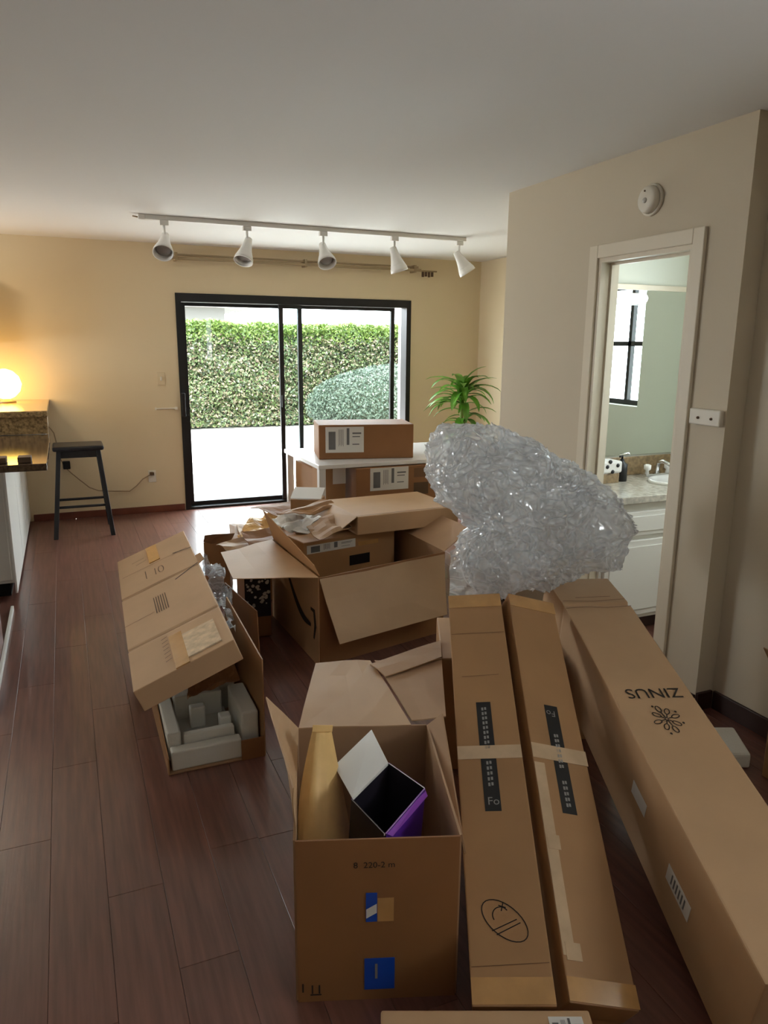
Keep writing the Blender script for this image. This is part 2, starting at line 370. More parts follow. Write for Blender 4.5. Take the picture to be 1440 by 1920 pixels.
# baseboards
struct(boxes('baseboard_back', [((-.35, YB-.014, 0), (DX0-.01, YB, .062)), ((DX1+.01, YB-.014, 0), (XR, YB, .062))], M['baseboard'], bev=.003))
struct(box('baseboard_right', (XR-.014, YE, 0), (XR, YB-.014, .062), M['baseboard'], bev=.003))
struct(boxes('baseboard_partition', [((XP-.014, OY1+tr+.002, 0), (XP, YE, .062)), ((XP-.014, YC, 0), (XP, OY0-tr-.002, .075))], M['baseboard_dark'], bev=.003))
struct(boxes('baseboard_jog', [((XP, YC-.014, 0), (XN-.014, YC, .085)), ((XN-.014, YN, 0), (XN, YC-.014, .085))], M['baseboard_dark'], bev=.003))

# ------------------------------------------------------------------ sliding glass door (window_1)
win = thing('window_1', None, None, (2.17, YB, 0)); win['kind'] = 'structure'
bk = M['blackmetal']
boxes('door_frame', [((DX0, YB-.012, .0), (DX0+.05, YB+.13, DH)), ((DX1-.05, YB-.012, 0), (DX1, YB+.13, DH)), ((DX0+.05, YB-.012, DH-.075), (DX1-.05, YB+.13, DH)), ((DX0+.05, YB-.01, -.015), (DX1-.05, YB+.13, .022))], bk, win)
def leafpanel(x0, x1, y0, y1, sw=.042):
    f = boxes('sash_frame', [((x0, y0, .024), (x0+sw, y1, DH-.078)), ((x1-sw, y0, .024), (x1, y1, DH-.078)), ((x0+sw, y0, .024), (x1-sw, y1, .06)), ((x0+sw, y0, DH-.11), (x1-sw, y1, DH-.078))], bk, win)
    box('pane', (x0+sw, (y0+y1)/2-.003, .06), (x1-sw, (y0+y1)/2+.003, DH-.11), M['glass'], f)
    return f
p1 = leafpanel(DX0+.052, 2.205, YB+.07, YB+.105); p2 = leafpanel(1.958, 3.185, YB+.02, YB+.055)
boxes('handle', [((DX0+.004, YB-.055, .90), (DX0+.04, YB-.012, 1.12))], M['black'], win, bev=.006)
boxes('latch', [((1.966, YB+.0, .96), (1.994, YB+.02, 1.08))], M['black'], p2, bev=.004)

# ------------------------------------------------------------------ outside: patio, hedge, bush, post, house
patio = struct(box('ground', (-14, YB+.15, -.14), (24, 40, -.045), M['patio']))
n = 0
bm0 = bmesh.new(); add_box(bm0, (-.148, -.148, -.044), (.148, .148, -.02), .006); me_p = bpy.data.meshes.new('paver'); bm0.to_mesh(me_p); bm0.free(); me_p.materials.append(M['paver'])
for j in range(10):
    for i in range(14):
        o = bpy.data.objects.new('paver', me_p); COL.objects.link(o); o.parent = patio
        o.location = (.6+i*.305+(.15 if j % 2 else 0), YB+.34+j*.305, 0)
def leaves_mesh(pts, nrm, size, seed, spread=.9):
    r = np.random.default_rng(seed); N = len(pts)
    d = r.normal(size=(N, 3)); a = nrm + spread*d; a /= np.linalg.norm(a, axis=1)[:, None]
    t = np.cross(a, r.normal(size=(N, 3))); t /= np.linalg.norm(t, axis=1)[:, None]; b = np.cross(a, t)
    s = (size*(.6+.8*r.random(N)))[:, None]
    P = np.stack([pts-t*s, pts-b*s*.5, pts+t*s, pts+b*s*.5], 1).reshape(-1, 3)
    F = np.arange(4*N).reshape(-1, 4)
    return P, F
def hedge(name, label, x0, x1, y0, y1, h, nl, lm, size, group=None, dome=False, seed=1):
    t = thing(name, label, 'hedge', ((x0+x1)/2, (y0+y1)/2, -.045))
    r = np.random.default_rng(seed)
    if not dome:
        box('hedge_core', (x0+.12, y0+.42, -.045), (x1-.12, y1-.15, h-.14), M['hedgecore'], t)
        u = r.random(nl); v = r.random(nl)
        top = np.array([noise.noise(Vector((a*16, 0, seed))) for a in u])*.16 + np.array([noise.noise(Vector((a*60, 3, seed))) for a in u])*.1
        k = int(nl*.8)
        wob = np.array([noise.noise(Vector((a*20, b*4, seed))) for a, b in zip(u, v)])*.22
        pts = np.zeros((nl, 3)); nr = np.zeros((nl, 3))
        pts[:k, 0] = x0+(x1-x0)*u[:k]; pts[:k, 1] = y0+.12+wob[:k]*.8+.14*r.random(k); pts[:k, 2] = v[:k]*(h+top[:k]); nr[:k, 1] = -1; nr[:k, 2] = .5
        pts[k:, 0] = x0+(x1-x0)*u[k:]; pts[k:, 1] = y0+(y1-y0)*v[k:]; pts[k:, 2] = h+top[k:]-.15*r.random(nl-k); nr[k:, 2] = 1
        lo = pts[:, 2] < h-.42+.25*r.random(nl)
        for nm, sel, mm in (('foliage', lo, lm), ('new_growth', ~lo, M['topleaf'])):
            P, F = leaves_mesh(pts[sel], nr[sel], size, seed); o = part(nm, P, F, mm, t); o['kind'] = 'stuff'
    else:
        c = V((x0+x1)/2, (y0+y1)/2, h*.38); rx, ry, rz = (x1-x0)/2, (y1-y0)/2, h*.62
        bm = bmesh.new(); bmesh.ops.create_icosphere(bm, subdivisions=3, radius=1)
        for vv in bm.verts: vv.co = Vector((c.x+vv.co.x*rx*.88, c.y+vv.co.y*ry*.88, max(-.04, c.z+vv.co.z*rz*.9)))
        from_bm('hedge_core', bm, M['hedgecore'], t)
        d = r.normal(size=(nl, 3)); d /= np.linalg.norm(d, axis=1)[:, None]
        pts = np.array([c.x, c.y, c.z]) + d*np.array([rx, ry, rz])*(.93+.1*r.random(nl))[:, None]; ok = pts[:, 2] > -.03
        P, F = leaves_mesh(pts[ok], d[ok], size, seed, .6); o = part('foliage', P, F, lm, t); o['kind'] = 'stuff'
    return t
hedge('clipped_hedge', 'tall clipped green hedge with yellow-green tips behind the patio', -3, 13, 14.2, 15.4, 1.95, 150000, M['hedgeleaf'], .033, seed=3)
hedge('rounded_bush', 'low rounded grey-green bush in front of the tall hedge', 4.1, 8.2, 12.1, 14.0, 1.22, 34000, M['bushleaf'], .026, dome=True, seed=5)
post = thing('patio_post', 'slim white post standing outside the glass door', 'post', (3.80, 8.3, -.045))
box('shaft', (3.76, 8.26, .0), (3.86, 8.36, 2.9), M['whitepaint'], post, bev=.005); box('base', (3.73, 8.23, -.045), (3.89, 8.39, .06), M['whitepaint'], post, bev=.005)
hs = thing('neighbour_house', 'pale neighbouring house with a flat grey roof beyond the hedge', 'house', (0, 24, -.045))
box('wall', (-6, 21, -.045), (4.2, 27, 2.5), M['stucco'], hs)
hexa('roof', [V(-6.8, 20.2, 2.5), V(5.0, 20.2, 2.5), V(5.0, 28, 2.5), V(-6.8, 28, 2.5), V(-6.8, 20.2, 2.72), V(5.0, 20.2, 2.72), V(3.6, 24, 3.1), V(-6, 24, 3.1)], M['roof'], hs)
box('fascia', (-6.8, 20.12, 2.5), (5.0, 20.2, 2.76), M['whitepaint'], hs)

# ------------------------------------------------------------------ back-wall fittings
rod = thing('curtain_rod', 'bare beige traverse curtain rod on brackets above the glass door', 'curtain rod', (2.27, YB, 2.30))
box('rail', (.95, YB-.105, 2.300), (3.42, YB-.085, 2.325), M['rail'], rod, bev=.003)
box('rail', (1.0, YB-.08, 2.335), (3.4, YB-.065, 2.352), M['rail'], rod, bev=.003)
for x in (1.0, 2.2, 3.35): box('bracket', (x-.012, YB-.11, 2.29), (x+.012, YB-.0, 2.36), M['rail'], rod, bev=.002)
for i in range(4): box('carrier', (3.43+i*.035, YB-.105, 2.25+.006*(i % 2)), (3.452+i*.035, YB-.085, 2.30), M['inkfade'], rod, bev=.002)
box('pulley', (3.42, YB-.10, 2.30), (3.60, YB-.09, 2.315), M['rail'], rod, bev=.002)
t = thing('wall_hook', 'small white latch hook fixed to the tan wall beside the glass door', 'hook', (.85, YB, .97))
box('plate', (.75, YB-.008, .965), (.765, YB, .99), M['plastic_white'], t, bev=.002); box('arm', (.765, YB-.012, .974), (.94, YB-.004, .984), M['plastic_white'], t, bev=.002)
box('tip', (.93, YB-.02, .966), (.955, YB-.004, .992), M['plastic_white'], t, bev=.003)
t = thing('wall_plate', 'small beige wall plate above the latch hook', 'wall plate', (.82, YB, 1.25))
box('plate', (.785, YB-.008, 1.195), (.855, YB, 1.31), M['wall_tan'], t, bev=.003); box('toggle', (.812, YB-.018, 1.235), (.828, YB-.008, 1.27), M['plastic_white'], t, bev=.002)
t = thing('wall_outlet', 'beige power outlet low on the tan wall between the stool and glass door', 'outlet', (.69, YB, .35))
box('plate', (.655, YB-.007, .29), (.725, YB, .405), M['plastic_white'], t, bev=.003); box('socket', (.672, YB-.01, .355), (.708, YB-.007, .385), M['inkfade'], t); box('socket', (.672, YB-.01, .31), (.708, YB-.007, .34), M['plastic_white'], t)
cord = thing('power_cord', 'thin tan power cord hanging along the wall from the bar to the outlet', 'cord', (.3, YB-.02, .3))
cpts = [at(x, y, y=YB-.02) for x, y in ((92, 800), (101, 812), (107, 835), (112, 858), (122, 876), (135, 888), (150, 900), (168, 914), (185, 920), (215, 921), (243, 921), (256, 911), (268, 898), (284, 889))]
tube('cable', cpts, .005, M['cord'], cord, 6); q = at(125, 872, y=YB-.04); box('adapter', (q.x-.03, YB-.065, q.z-.035), (q.x+.03, YB-.01, q.z+.035), M['black'], cord, bev=.006)
q = at(284, 888, y=YB-.02); box('plug', (q.x-.016, YB-.045, q.z-.014), (q.x+.016, YB-.008, q.z+.014), M['inkfade'], cord, bev=.004)
t = thing('smoke_detector', 'round white smoke detector on the wall above the bathroom doorway', 'smoke detector', (XP, 2.74, 2.21))
lathe('base', (XP, 2.74, 2.21), (-1, 0, 0), [(0, .068), (.012, .068), (.014, .062)], M['plastic_white'], t)
lathe('cover', (XP, 2.74, 2.21), (-1, 0, 0), [(.014, .060), (.034, .056), (.042, .045), (.044, .02), (.044, .001)], M['plastic_white'], t)
lathe('button', (XP, 2.74, 2.205), (-1, 0, 0), [(.043, .012), (.048, .011), (.049, .001)], M['greypaint_shade'], t); lathe('indicator', (XP, 2.745, 2.245), (-1, 0, 0), [(.040, .004), (.046, .004)], M['inkfade'], t, seg=10)
t = thing('thermostat', 'cream wall control plate with two small knobs beside the bathroom doorway', 'thermostat', (XP, 2.305, 1.29))
box('housing', (XP-.024, 2.222, 1.258), (XP, 2.385, 1.325), M['plastic_white'], t, bev=.005)
for y in (2.265, 2.335): lathe('knob', (XP-.024, y, 1.288), (-1, 0, 0), [(0, .006), (.006, .005)], M['inkfade'], t, 10)

# ------------------------------------------------------------------ track lights
TY = 5.635
trk = thing('light_track', 'long white ceiling track for spotlights', 'light track', (1.86, TY, H))
box('rail', (.60, TY-.018, H-.032), (3.13, TY+.018, H-.001), M['whitemetal'], trk, bev=.003)
box('end_feed', (.555, TY-.02, H-.035), (.60, TY+.02, H-.001), M['whitemetal'], trk, bev=.004); tube('cord_stub', [(.555, TY, H-.02), (.52, TY, H-.015)], .005, M['cord'], trk)
spots = [(308, (-.20, -.66, -.72), 'first white track spotlight, over the bar end, aimed down toward the room'), (463, (-.32, -.36, -.85), 'white track spotlight second along from the bar, tilted sideways'),
         (606, (.0, -.62, -.78), 'middle white track spotlight, its open mouth facing the room'), (740, (.28, -.10, -.95), 'white track spotlight fourth along from the bar, tilted to the partition'),
         (862, (.52, -.15, -.84), 'last white track spotlight, closest to the partition')]
for px, d, lab in spots:
    x = at(px, 430, y=TY).x
    t = thing('track_spotlight', lab, 'spotlight', (x, TY, H-.032), 'spotlights on the ceiling track')
    box('adapter', (x-.03, TY-.016, H-.065), (x+.03, TY+.016, H-.032), M['whitemetal'], t, bev=.003)
    tube('stem', [(x, TY, H-.065), (x, TY, H-.145)], .009, M['whitemetal'], t)
    d = V(*d).normalized(); o = V(x, TY, H-.155) - d*.02
    lathe('shade', o, d, [(-.03, .012), (-.025, .026), (.02, .032), (.075, .045), (.14, .068), (.165, .071), (.165, .066), (.14, .062), (.11, .058)], M['whitemetal'], t)
    lathe('bulb', o, d, [(.08, .03), (.125, .052), (.138, .045), (.142, .002)], M['bulb'], t, label='grey lamp face')

# ------------------------------------------------------------------ kitchen bar on the left
bar = thing('bar_cabinet', 'white kitchen bar base under the stone counter', 'cabinet', (-1.2, 6.0, 0))
KX = -.388
box('carcass', (-2.2, 4.96, .10), (KX, YB-.002, .868), M['greypaint_shade'], bar); box('plinth', (-2.2, 5.02, 0), (KX-.03, YB-.002, .10), M['darkgap'], bar)  # white bar: carcass and front toned grey to carry their shade
box('end_panel', (KX, 4.96, .03), (KX+.012, 5.72, .868), M['whitepaint'], bar, bev=.002); box('end_panel', (KX, 5.74, .03), (KX+.012, 6.44, .868), M['whitepaint'], bar, bev=.002); box('end_panel', (KX, 6.46, .03), (KX+.012, YB-.003, .868), M['whitepaint'], bar, bev=.002)
for i in range(3): box('front_panel', (-2.18+i*.6, 4.945, .12), (-1.60+i*.6, 4.96, .85), M['greypaint_shade'], bar, bev=.003)
t = props(box('counter_top', (-2.3, 4.49, .872), (-.128, 5.955, .912), M['granite_dark'], bev=.004), 'dark polished stone counter top of the kitchen bar', 'counter')
rb = thing('raised_bar', 'raised stone ledge behind the counter carrying the glowing lamp', 'bar ledge', (-1.2, 6.5, .872))
box('riser', (-2.3, 5.985, .872), (-.16, YB-.002, 1.02), M['whitepaint'], rb); box('stone_facing', (-2.3, 5.958, .915), (-.14, 5.984, 1.04), M['granite'], rb, bev=.002)
box('ledge', (-2.3, 5.935, 1.04), (-.135, YB-.002, 1.085), M['granite'], rb, bev=.005)
for i, (px, py) in enumerate(((0, 868), (47, 866))):
    q = at(px, py, z=.912); props(box('coaster_block', (q.x-.035, q.y-.05, .9125), (q.x+.035, q.y+.05, .945), M['inkfade'], bev=.004), 'small brown block on the stone counter, ' + ('in front of the glowing globe lamp' if i == 0 else 'toward the counter corner'), 'block', 'small blocks on the counter')
lp = thing('globe_lamp', 'glowing yellow globe lamp standing on the raised stone ledge', 'lamp', (-.45, 6.85, 1.085))
lathe('foot', (-.45, 6.85, 1.085), (0, 0, 1), [(0, .07), (.012, .07), (.018, .03), (.03, .025)], M['rail'], lp)
lathe('globe', (-.45, 6.85, 1.235), (0, 0, 1), [(-.12, .03), (-.105, .065), (-.06, .108), (0, .124), (.06, .108), (.105, .064), (.122, .02), (.124, .001)], M['lampglow'], lp)
uc = thing('wall_cabinet', 'white wall cabinet above the bar lamp', 'cabinet', (-1.3, 7.0, 1.55))
box('carcass', (-2.1, 6.82, 1.56), (-.50, YB-.002, 2.10), M['whitepaint'], uc, bev=.003)
for i in range(2): d_ = box('door', (-2.09+i*.8, 6.802, 1.565), (-1.31+i*.8, 6.82, 2.095), M['whitepaint'], uc, bev=.004)
ss = thing('step_stool', 'low white step stool with dark wooden sides standing by the bar', 'step stool', (-.6, 3.7, 0))
box('step', (-.80, 3.56, .20), (-.425, 4.12, .225), M['whitepaint'], ss, bev=.004); box('side', (-.425, 3.56, .03), (-.405, 4.12, .225), M['baseboard'], ss, bev=.003)
box('side', (-.82, 3.56, .03), (-.80, 4.12, .225), M['baseboard'], ss, bev=.003); box('rail', (-.405, 3.54, .0), (-.388, 4.72, .03), M['whitepaint'], ss, bev=.003)
for y in (3.57, 4.09): box('foot', (-.43, y, 0), (-.405, y+.03, .03), M['black'], ss)
kl = thing('fill_lamp', 'added round warm fill lamp on the kitchen ceiling, out of view', 'lamp', (-1.05, 6.0, H))  # added unseen lamp, fills the far end of the room with light
lathe('base', (-1.05, 6.0, H), (0, 0, -1), [(0, .2), (.03, .2)], M['whitemetal'], kl); lathe('diffuser', (-1.05, 6.0, H), (0, 0, -1), [(.03, .19), (.06, .175), (.09, .12), (.1, .001)], M['fillglow'], kl)

# ------------------------------------------------------------------ bar stool
st = thing('bar_stool', 'black wooden bar stool with square seat against the tan wall', 'stool', (.06, 6.58, 0))
bm = bmesh.new(); add_box(bm, (-.135, 6.43, .712), (.255, 6.75, .752), .014); from_bm('seat', bm, M['blackwood'], st)
boxes('apron', [((-.085, 6.49, .65), (.205, 6.51, .712)), ((-.085, 6.67, .65), (.205, 6.69, .712)), ((-.095, 6.49, .65), (-.08, 6.69, .712)), ((.2, 6.49, .65), (.215, 6.69, .712))], M['blackwood'], st)
tops = [(-.09, 6.49), (.21, 6.49), (-.09, 6.69), (.21, 6.69)]; bots = [(-.165, 6.40), (.275, 6.39), (-.165, 6.80), (.275, 6.80)]
def leg_at(i, z): f = z/.71; return V(bots[i][0]*(1-f)+tops[i][0]*f, bots[i][1]*(1-f)+tops[i][1]*f, z)
for i in range(4):
    a, b = leg_at(i, .0), leg_at(i, .71); r = .018
    hexa('leg', [a+V(-r, -r, 0), a+V(r, -r, 0), a+V(r, r, 0), a+V(-r, r, 0), b+V(-r, -r, 0), b+V(r, -r, 0), b+V(r, r, 0), b+V(-r, r, 0)], M['blackwood'], st, bev=.004)
for (i, j, z) in ((0, 1, .255), (2, 3, .255), (0, 2, .33), (1, 3, .33)): tube('rung', [leg_at(i, z), leg_at(j, z)], .011, M['blackwood'], st)

# ------------------------------------------------------------------ plant in the corner
pc = at(862, 800, y=6.35)
pl_ = thing('potted_dracaena', 'leafy green potted dracaena in the corner beside the glass door', 'plant', (pc.x, 6.35, 0))
lathe('pot', (pc.x, 6.35, 0), (0, 0, 1), [(0, .11), (.01, .12), (.24, .155), (.26, .16), (.26, .145), (.235, .14)], M['pot'], pl_); lathe('soil', (pc.x, 6.35, .225), (0, 0, 1), [(0, .138), (.01, .138)], M['soil'], pl_)
canes = [((0, 0), (.02, 0), 1.16), ((.04, .03), (.07, .04), .86)]
for (a, b, h) in canes: tube('stem', [(pc.x+a[0], 6.35+a[1], .23), (pc.x+(a[0]+b[0])/2, 6.35+(a[1]+b[1])/2, h*.6), (pc.x+b[0], 6.35+b[1], h)], [.022, .02, .014], M['stem'], pl_)
def leaf(o, az, el, L_, wd, droop):
    n = 7; vs = []; fs = []; p_ = Vector(o); ang = el
    side = V(-math.sin(az), math.cos(az), 0)
    for i in range(n+1):
        f = i/n; ww = wd*math.sin(math.pi*min(1, .12+f*.88))**.7 if i < n else .001
        nrm = V(-math.cos(az)*math.sin(ang), -math.sin(az)*math.sin(ang), math.cos(ang))
        vs += [p_-side*ww+nrm*ww*.25, p_-nrm*.001, p_+side*ww+nrm*ww*.25]
        p_ = p_ + V(math.cos(az)*math.cos(ang), math.sin(az)*math.cos(ang), math.sin(ang))*(L_/n); ang -= droop/n
    for i in range(n):
        a = 3*i; fs += [(a, a+1, a+4, a+3), (a+1, a+2, a+5, a+4)]
    return part('leaf', vs, fs, M['leaf'], pl_, True)
for k in range(78):
    hi = k < 50; h = random.uniform(1.0, 1.17) if hi else random.uniform(.70, .98); o = V(pc.x+(.02 if hi else .07), 6.35+(0 if hi else .04), h)
    leaf(o, k*2.399+random.uniform(-.2, .2), random.uniform(.25, 1.35) if hi else random.uniform(.1, .9), random.uniform(.28, .44) if hi else random.uniform(.22, .36), random.uniform(.026, .042), random.uniform(1.0, 2.0))

# ------------------------------------------------------------------ bathroom
vx0, vx1, vy, vz = XP+PT+.004, XB-.004, 3.0, .80
va = thing('vanity_cabinet', 'white bathroom vanity with drawers and doors beneath the mirror', 'vanity', ((vx0+vx1)/2, 3.28, 0))
box('carcass', (vx0, vy+.03, .09), (vx1, YM-.003, vz-.04), M['whitepaint'], va); box('toe_kick', (vx0, vy+.09, 0), (vx1, YM-.003, .09), M['baseboard_dark'], va)
nd = 2; dw = (vx1-vx0)/nd
for i in range(nd):
    a, b = vx0+i*dw+.02, vx0+(i+1)*dw-.02
    d1 = box('drawer', (a, vy+.010, .575), (b, vy+.03, .71), M['whitepaint'], va, bev=.004); box('drawer_moulding', (a+.025, vy+.004, .60), (b-.025, vy+.010, .685), M['whitepaint'], d1, bev=.002)
    d2 = box('door', (a, vy+.010, .115), (b, vy+.03, .55), M['whitepaint'], va, bev=.004); box('door_moulding', (a+.03, vy+.004, .15), (b-.03, vy+.010, .515), M['whitepaint'], d2, bev=.002)
    lathe('hinge', (b+.006, vy+.02, .2), (0, 0, 1), [(0, .006), (.05, .006)], M['chrome'], d2, 8)
vt = thing('bathroom_counter', 'grey stone vanity top with brown backsplash in the bathroom', 'vanity top', ((vx0+vx1)/2, 3.28, vz-.04))
box('slab', (vx0, vy-.01, vz-.04), (vx1, YM-.003, vz), M['bathstone'], vt, bev=.004); box('backsplash', (vx0, YM-.024, vz+.001), (vx1, YM-.003, vz+.115), M['splash'], vt, bev=.003)
sk = thing('sink', 'white oval drop-in sink in the vanity top', 'sink', (3.30, 3.25, vz))
bm = bmesh.new(); lathe_bm(bm, (0, 0, 0), (0, 0, 1), [(.0005, .205), (.014, .20), (.018, .19), (.012, .175), (.004, .12), (.002, .001)], 40)
for v in bm.verts: v.co = Vector((3.30+v.co.x, 3.25+v.co.y*.78, vz+v.co.z))
from_bm('basin', bm, M['porcelain'], sk, True); lathe('drain', (3.30, 3.25, vz+.003), (0, 0, 1), [(0, .02), (.004, .018)], M['chrome'], sk, 16)
fa = thing('faucet', 'chrome faucet with two handles behind the sink', 'faucet', (3.30, 3.44, vz))
box('base', (3.20, 3.42, vz), (3.40, 3.465, vz+.022), M['chrome'], fa, bev=.006); tube('spout', [(3.30, 3.44, vz+.02), (3.30, 3.44, vz+.085), (3.30, 3.40, vz+.10), (3.30, 3.33, vz+.085), (3.30, 3.32, vz+.07)], .012, M['chrome'], fa)
for x in (3.22, 3.38): lathe('handle', (x, 3.44, vz+.02), (0, 0, 1), [(0, .014), (.02, .01), (.03, .022), (.055, .022), (.06, .01)], M['porcelain'], fa, 12)
tb = thing('soap_dispenser', 'black pump bottle on the vanity top beside the tissue pack', 'bottle', (2.985, 3.40, vz))
lathe('bottle', (2.985, 3.40, vz), (0, 0, 1), [(0, .034), (.10, .034), (.115, .014), (.13, .012)], M['black'], tb); tube('pump', [(2.985, 3.40, vz+.13), (2.985, 3.40, vz+.15), (2.95, 3.38, vz+.148)], .006, M['black'], tb)
tp = thing('tissue_pack', 'black and white patterned tissue pack on a dark box on the vanity', 'tissue box', (2.86, 3.40, vz))
box('stand', (2.79, 3.35, vz), (2.93, 3.46, vz+.06), M['splash'], tp, bev=.004); box('pack', (2.77, 3.34, vz+.06), (2.94, 3.46, vz+.13), M['paper'], tp, bev=.012)
for x, z in ((2.79, .075), (2.83, .10), (2.87, .07), (2.905, .105), (2.85, .128)): lathe('spot', (x, 3.34, vz+z), (0, -1, 0), [(-.004, .012), (.0015, .012)], M['black'], tp, 10)
mi = thing('vanity_mirror', 'large frameless wall mirror above the bathroom vanity', 'mirror', (3.1, YM, .93))
box('glass', (vx0+.02, YM-.009, .925), (3.575, YM-.004, 1.90), M['mirror'], mi); box('top_trim', (vx0+.01, YM-.022, 1.90), (3.59, YM-.002, 1.93), M['trim'], mi, bev=.002)
box('edge', (3.575, YM-.012, .925), (3.588, YM-.003, 1.90), M['black'], mi)
lb = thing('vanity_light', 'white vanity light bar with small bulbs at the mirror top', 'light', (3.02, YM-.03, 1.83))
box('bar', (2.70, YM-.05, 1.815), (3.17, YM-.011, 1.88), M['whitemetal'], lb, bev=.006)
for i in range(5): lathe('bulb', (2.75+i*.09, YM-.05, 1.847), (0, -1, 0), [(0, .014), (.012, .026), (.03, .03), (.048, .024), (.056, .003)], M['bulbglow'], lb, 14)
bc_ = thing('fill_lamp', 'added round white fill lamp on the bathroom ceiling, out of view', 'lamp', (3.12, 1.75, H))  # added unseen lamp that brightens the vanity front
lathe('base', (3.12, 1.75, H), (0, 0, -1), [(0, .14), (.02, .14)], M['whitemetal'], bc_); lathe('diffuser', (3.12, 1.75, H), (0, 0, -1), [(.02, .13), (.04, .12), (.06, .08), (.065, .001)], M['bathfill'], bc_)
bw = thing('window_2', None, None, (XB+.06, 2.72, 1.6)); bw['kind'] = 'structure'
boxes('window_frame', [((XB+.075, 2.362, 1.172), (XB+.11, 2.40, 1.998)), ((XB+.075, 3.045, 1.172), (XB+.11, 3.083, 1.998)), ((XB+.075, 2.40, 1.172), (XB+.11, 3.045, 1.205)), ((XB+.075, 2.40, 1.965), (XB+.11, 3.045, 1.998)), ((XB+.075, 2.40, 1.58), (XB+.11, 3.045, 1.612)), ((XB+.075, 2.86, 1.205), (XB+.11, 2.89, 1.965))], bk, bw)
box('pane', (XB+.09, 2.40, 1.205), (XB+.094, 3.045, 1.58), M['glass'], bw); box('pane', (XB+.09, 2.40, 1.612), (XB+.094, 3.045, 1.965), M['glass'], bw)

# ------------------------------------------------------------------ cardboard
def frame_axes(yaw, slope, roll):
    cy_, sy_, cs, ss_ = math.cos(yaw), math.sin(yaw), math.cos(slope), math.sin(slope)
    A = V(sy_*cs, cy_*cs, ss_); X = V(cy_, -sy_, 0); Z = X.cross(A)
    return X*math.cos(roll)-Z*math.sin(roll), A, Z*math.cos(roll)+X*math.sin(roll)
def loft_carton(name, o, X, A, Z, secs, mat_, parent, bev=.005):
    """closed carton along A: secs = (s, left, right, top, bottom) offsets from the line through o"""
    bm = bmesh.new(); rings = []
    for s, l, r, tp_, bt in secs: rings.append([bm.verts.new(o+A*s+X*a+Z*b) for a, b in ((l, bt), (r, bt), (r, tp_), (l, tp_))])
    for P, Q in zip(rings, rings[1:]):
        for k in range(4): bm.faces.new([P[k], P[(k+1) % 4], Q[(k+1) % 4], Q[k]])
    bm.faces.new(rings[0]); bm.faces.new(rings[-1][::-1]); bmesh.ops.recalc_face_normals(bm, faces=bm.faces)
    bmesh.ops.bevel(bm, geom=list(bm.edges), offset=bev, segments=2, affect='EDGES', profile=.6)
    return from_bm(name, bm, mat_, parent)
def label_print(o, U, W, w_, h_, parent, seed=0):
    """a white shipping label with grey bars"""
    lab = decal('label', o, U, W, 0, w_, 0, h_, M['paper'], parent, .001, 'white shipping label')
    U = Vector(U).normalized(); W = Vector(W).normalized(); N = U.cross(W).normalized(); r = random.Random(seed); bm = bmesh.new()
    def rc(a, b, c, d):
        P = [Vector(o)+U*(x*w_)+W*(y*h_) for x, y in ((a, c), (b, c), (b, d), (a, d))]; add_hex(bm, [p_+N*.001 for p_ in P]+[p_+N*.0015 for p_ in P])
    rc(.08, .26, .12, .82)
    for i in range(5): rc(.34+i*.028, .35+i*.028, .25+.05*(i % 2), .9)
    rc(.55, .62, .3, .95); rc(.70, .93, .72, .78); rc(.70, .9, .6, .64); rc(.70, .88, .3, .34)
    from_bm('print', bm, M['paperink'], lab); return lab
TH = .005

# --- two long slim cartons leaning on the pile
def slim(name, lab, o, yaw, sl, ro, w_, L_, th, tapeL):
    X, A, Z = frame_axes(yaw, sl, ro); o = Vector(o); t = thing(name, lab, 'cardboard box', (o.x, o.y, 0), 'long slim cartons lying side by side')
    b = loft_carton('carton', o, X, A, Z, [(0, 0, w_, 0, -th), (L_, 0, w_, 0, -th)], M['card'], t, .004)
    return t, b, X, A, Z, o
w1 = .19; o1 = V(.733, 1.180, .120)
t1, b1, X, A, Z, o = slim('slim_carton', 'long slim cardboard carton with a hand-drawn oval mark and black label', o1, .432, .426, -.088, w1, 1.337, .08, 0)
L1 = (X, A, Z, o)
def on(fr, u, v): return fr[3] + fr[0]*u + fr[1]*v
def strip(fr, par, u0_, u1_, v0_, v1_, m, name, lab=None, t=.0008): return decal(name, fr[3], fr[0], fr[1], u0_, u1_, v0_, v1_, m, par, t, lab)
def uv_of(fr, px, py):
    X, A, Z, o = fr; d = ray(px, py); s = (o-CP).dot(Z)/d.dot(Z); q = CP+d*s-o; return q.dot(X), q.dot(A)
u0a, v1a = uv_of(L1, 893, 1318); u1a, v0a = uv_of(L1, 942, 1522)
s1 = strip(L1, t1, .068, .113, .474, .845, M['blackband'], 'black_label')
strip(L1, t1, .001, .189, .64, .685, M['tapeclear'], 'tape', t=.0014); strip(L1, t1, .001, .189, 1.27, 1.332, M['tape'], 'tape', t=.0012)
strip(L1, t1, .001, .189, .004, .06, M['tape'], 'tape', t=.0012)
X, A, Z, o = L1
text('logo', 'Fo', on(L1, .076, .493), X, A, .024, M['inkwhite'], s1)
for i in range(16):
    if i in (5, 6): continue
    a = .55+i*.0175; ribbon('lettering', [[(.086, a), (.086, a+.011)], [(.095, a+.002), (.095, a+.012)]], .006, o, X, A, M['inkwhite'], s1, .0014)
def circ(cx, cy_, rx, ry, rot=0, a0=0, a1=2*math.pi, n=28):
    r = []
    for i in range(n+1):
        t = a0+(a1-a0)*i/n; x, y = rx*math.cos(t), ry*math.sin(t); r.append((cx+x*math.cos(rot)-y*math.sin(rot), cy_+x*math.sin(rot)+y*math.cos(rot)))
    return r
c_u, c_v = uv_of(L1, 946, 1726)
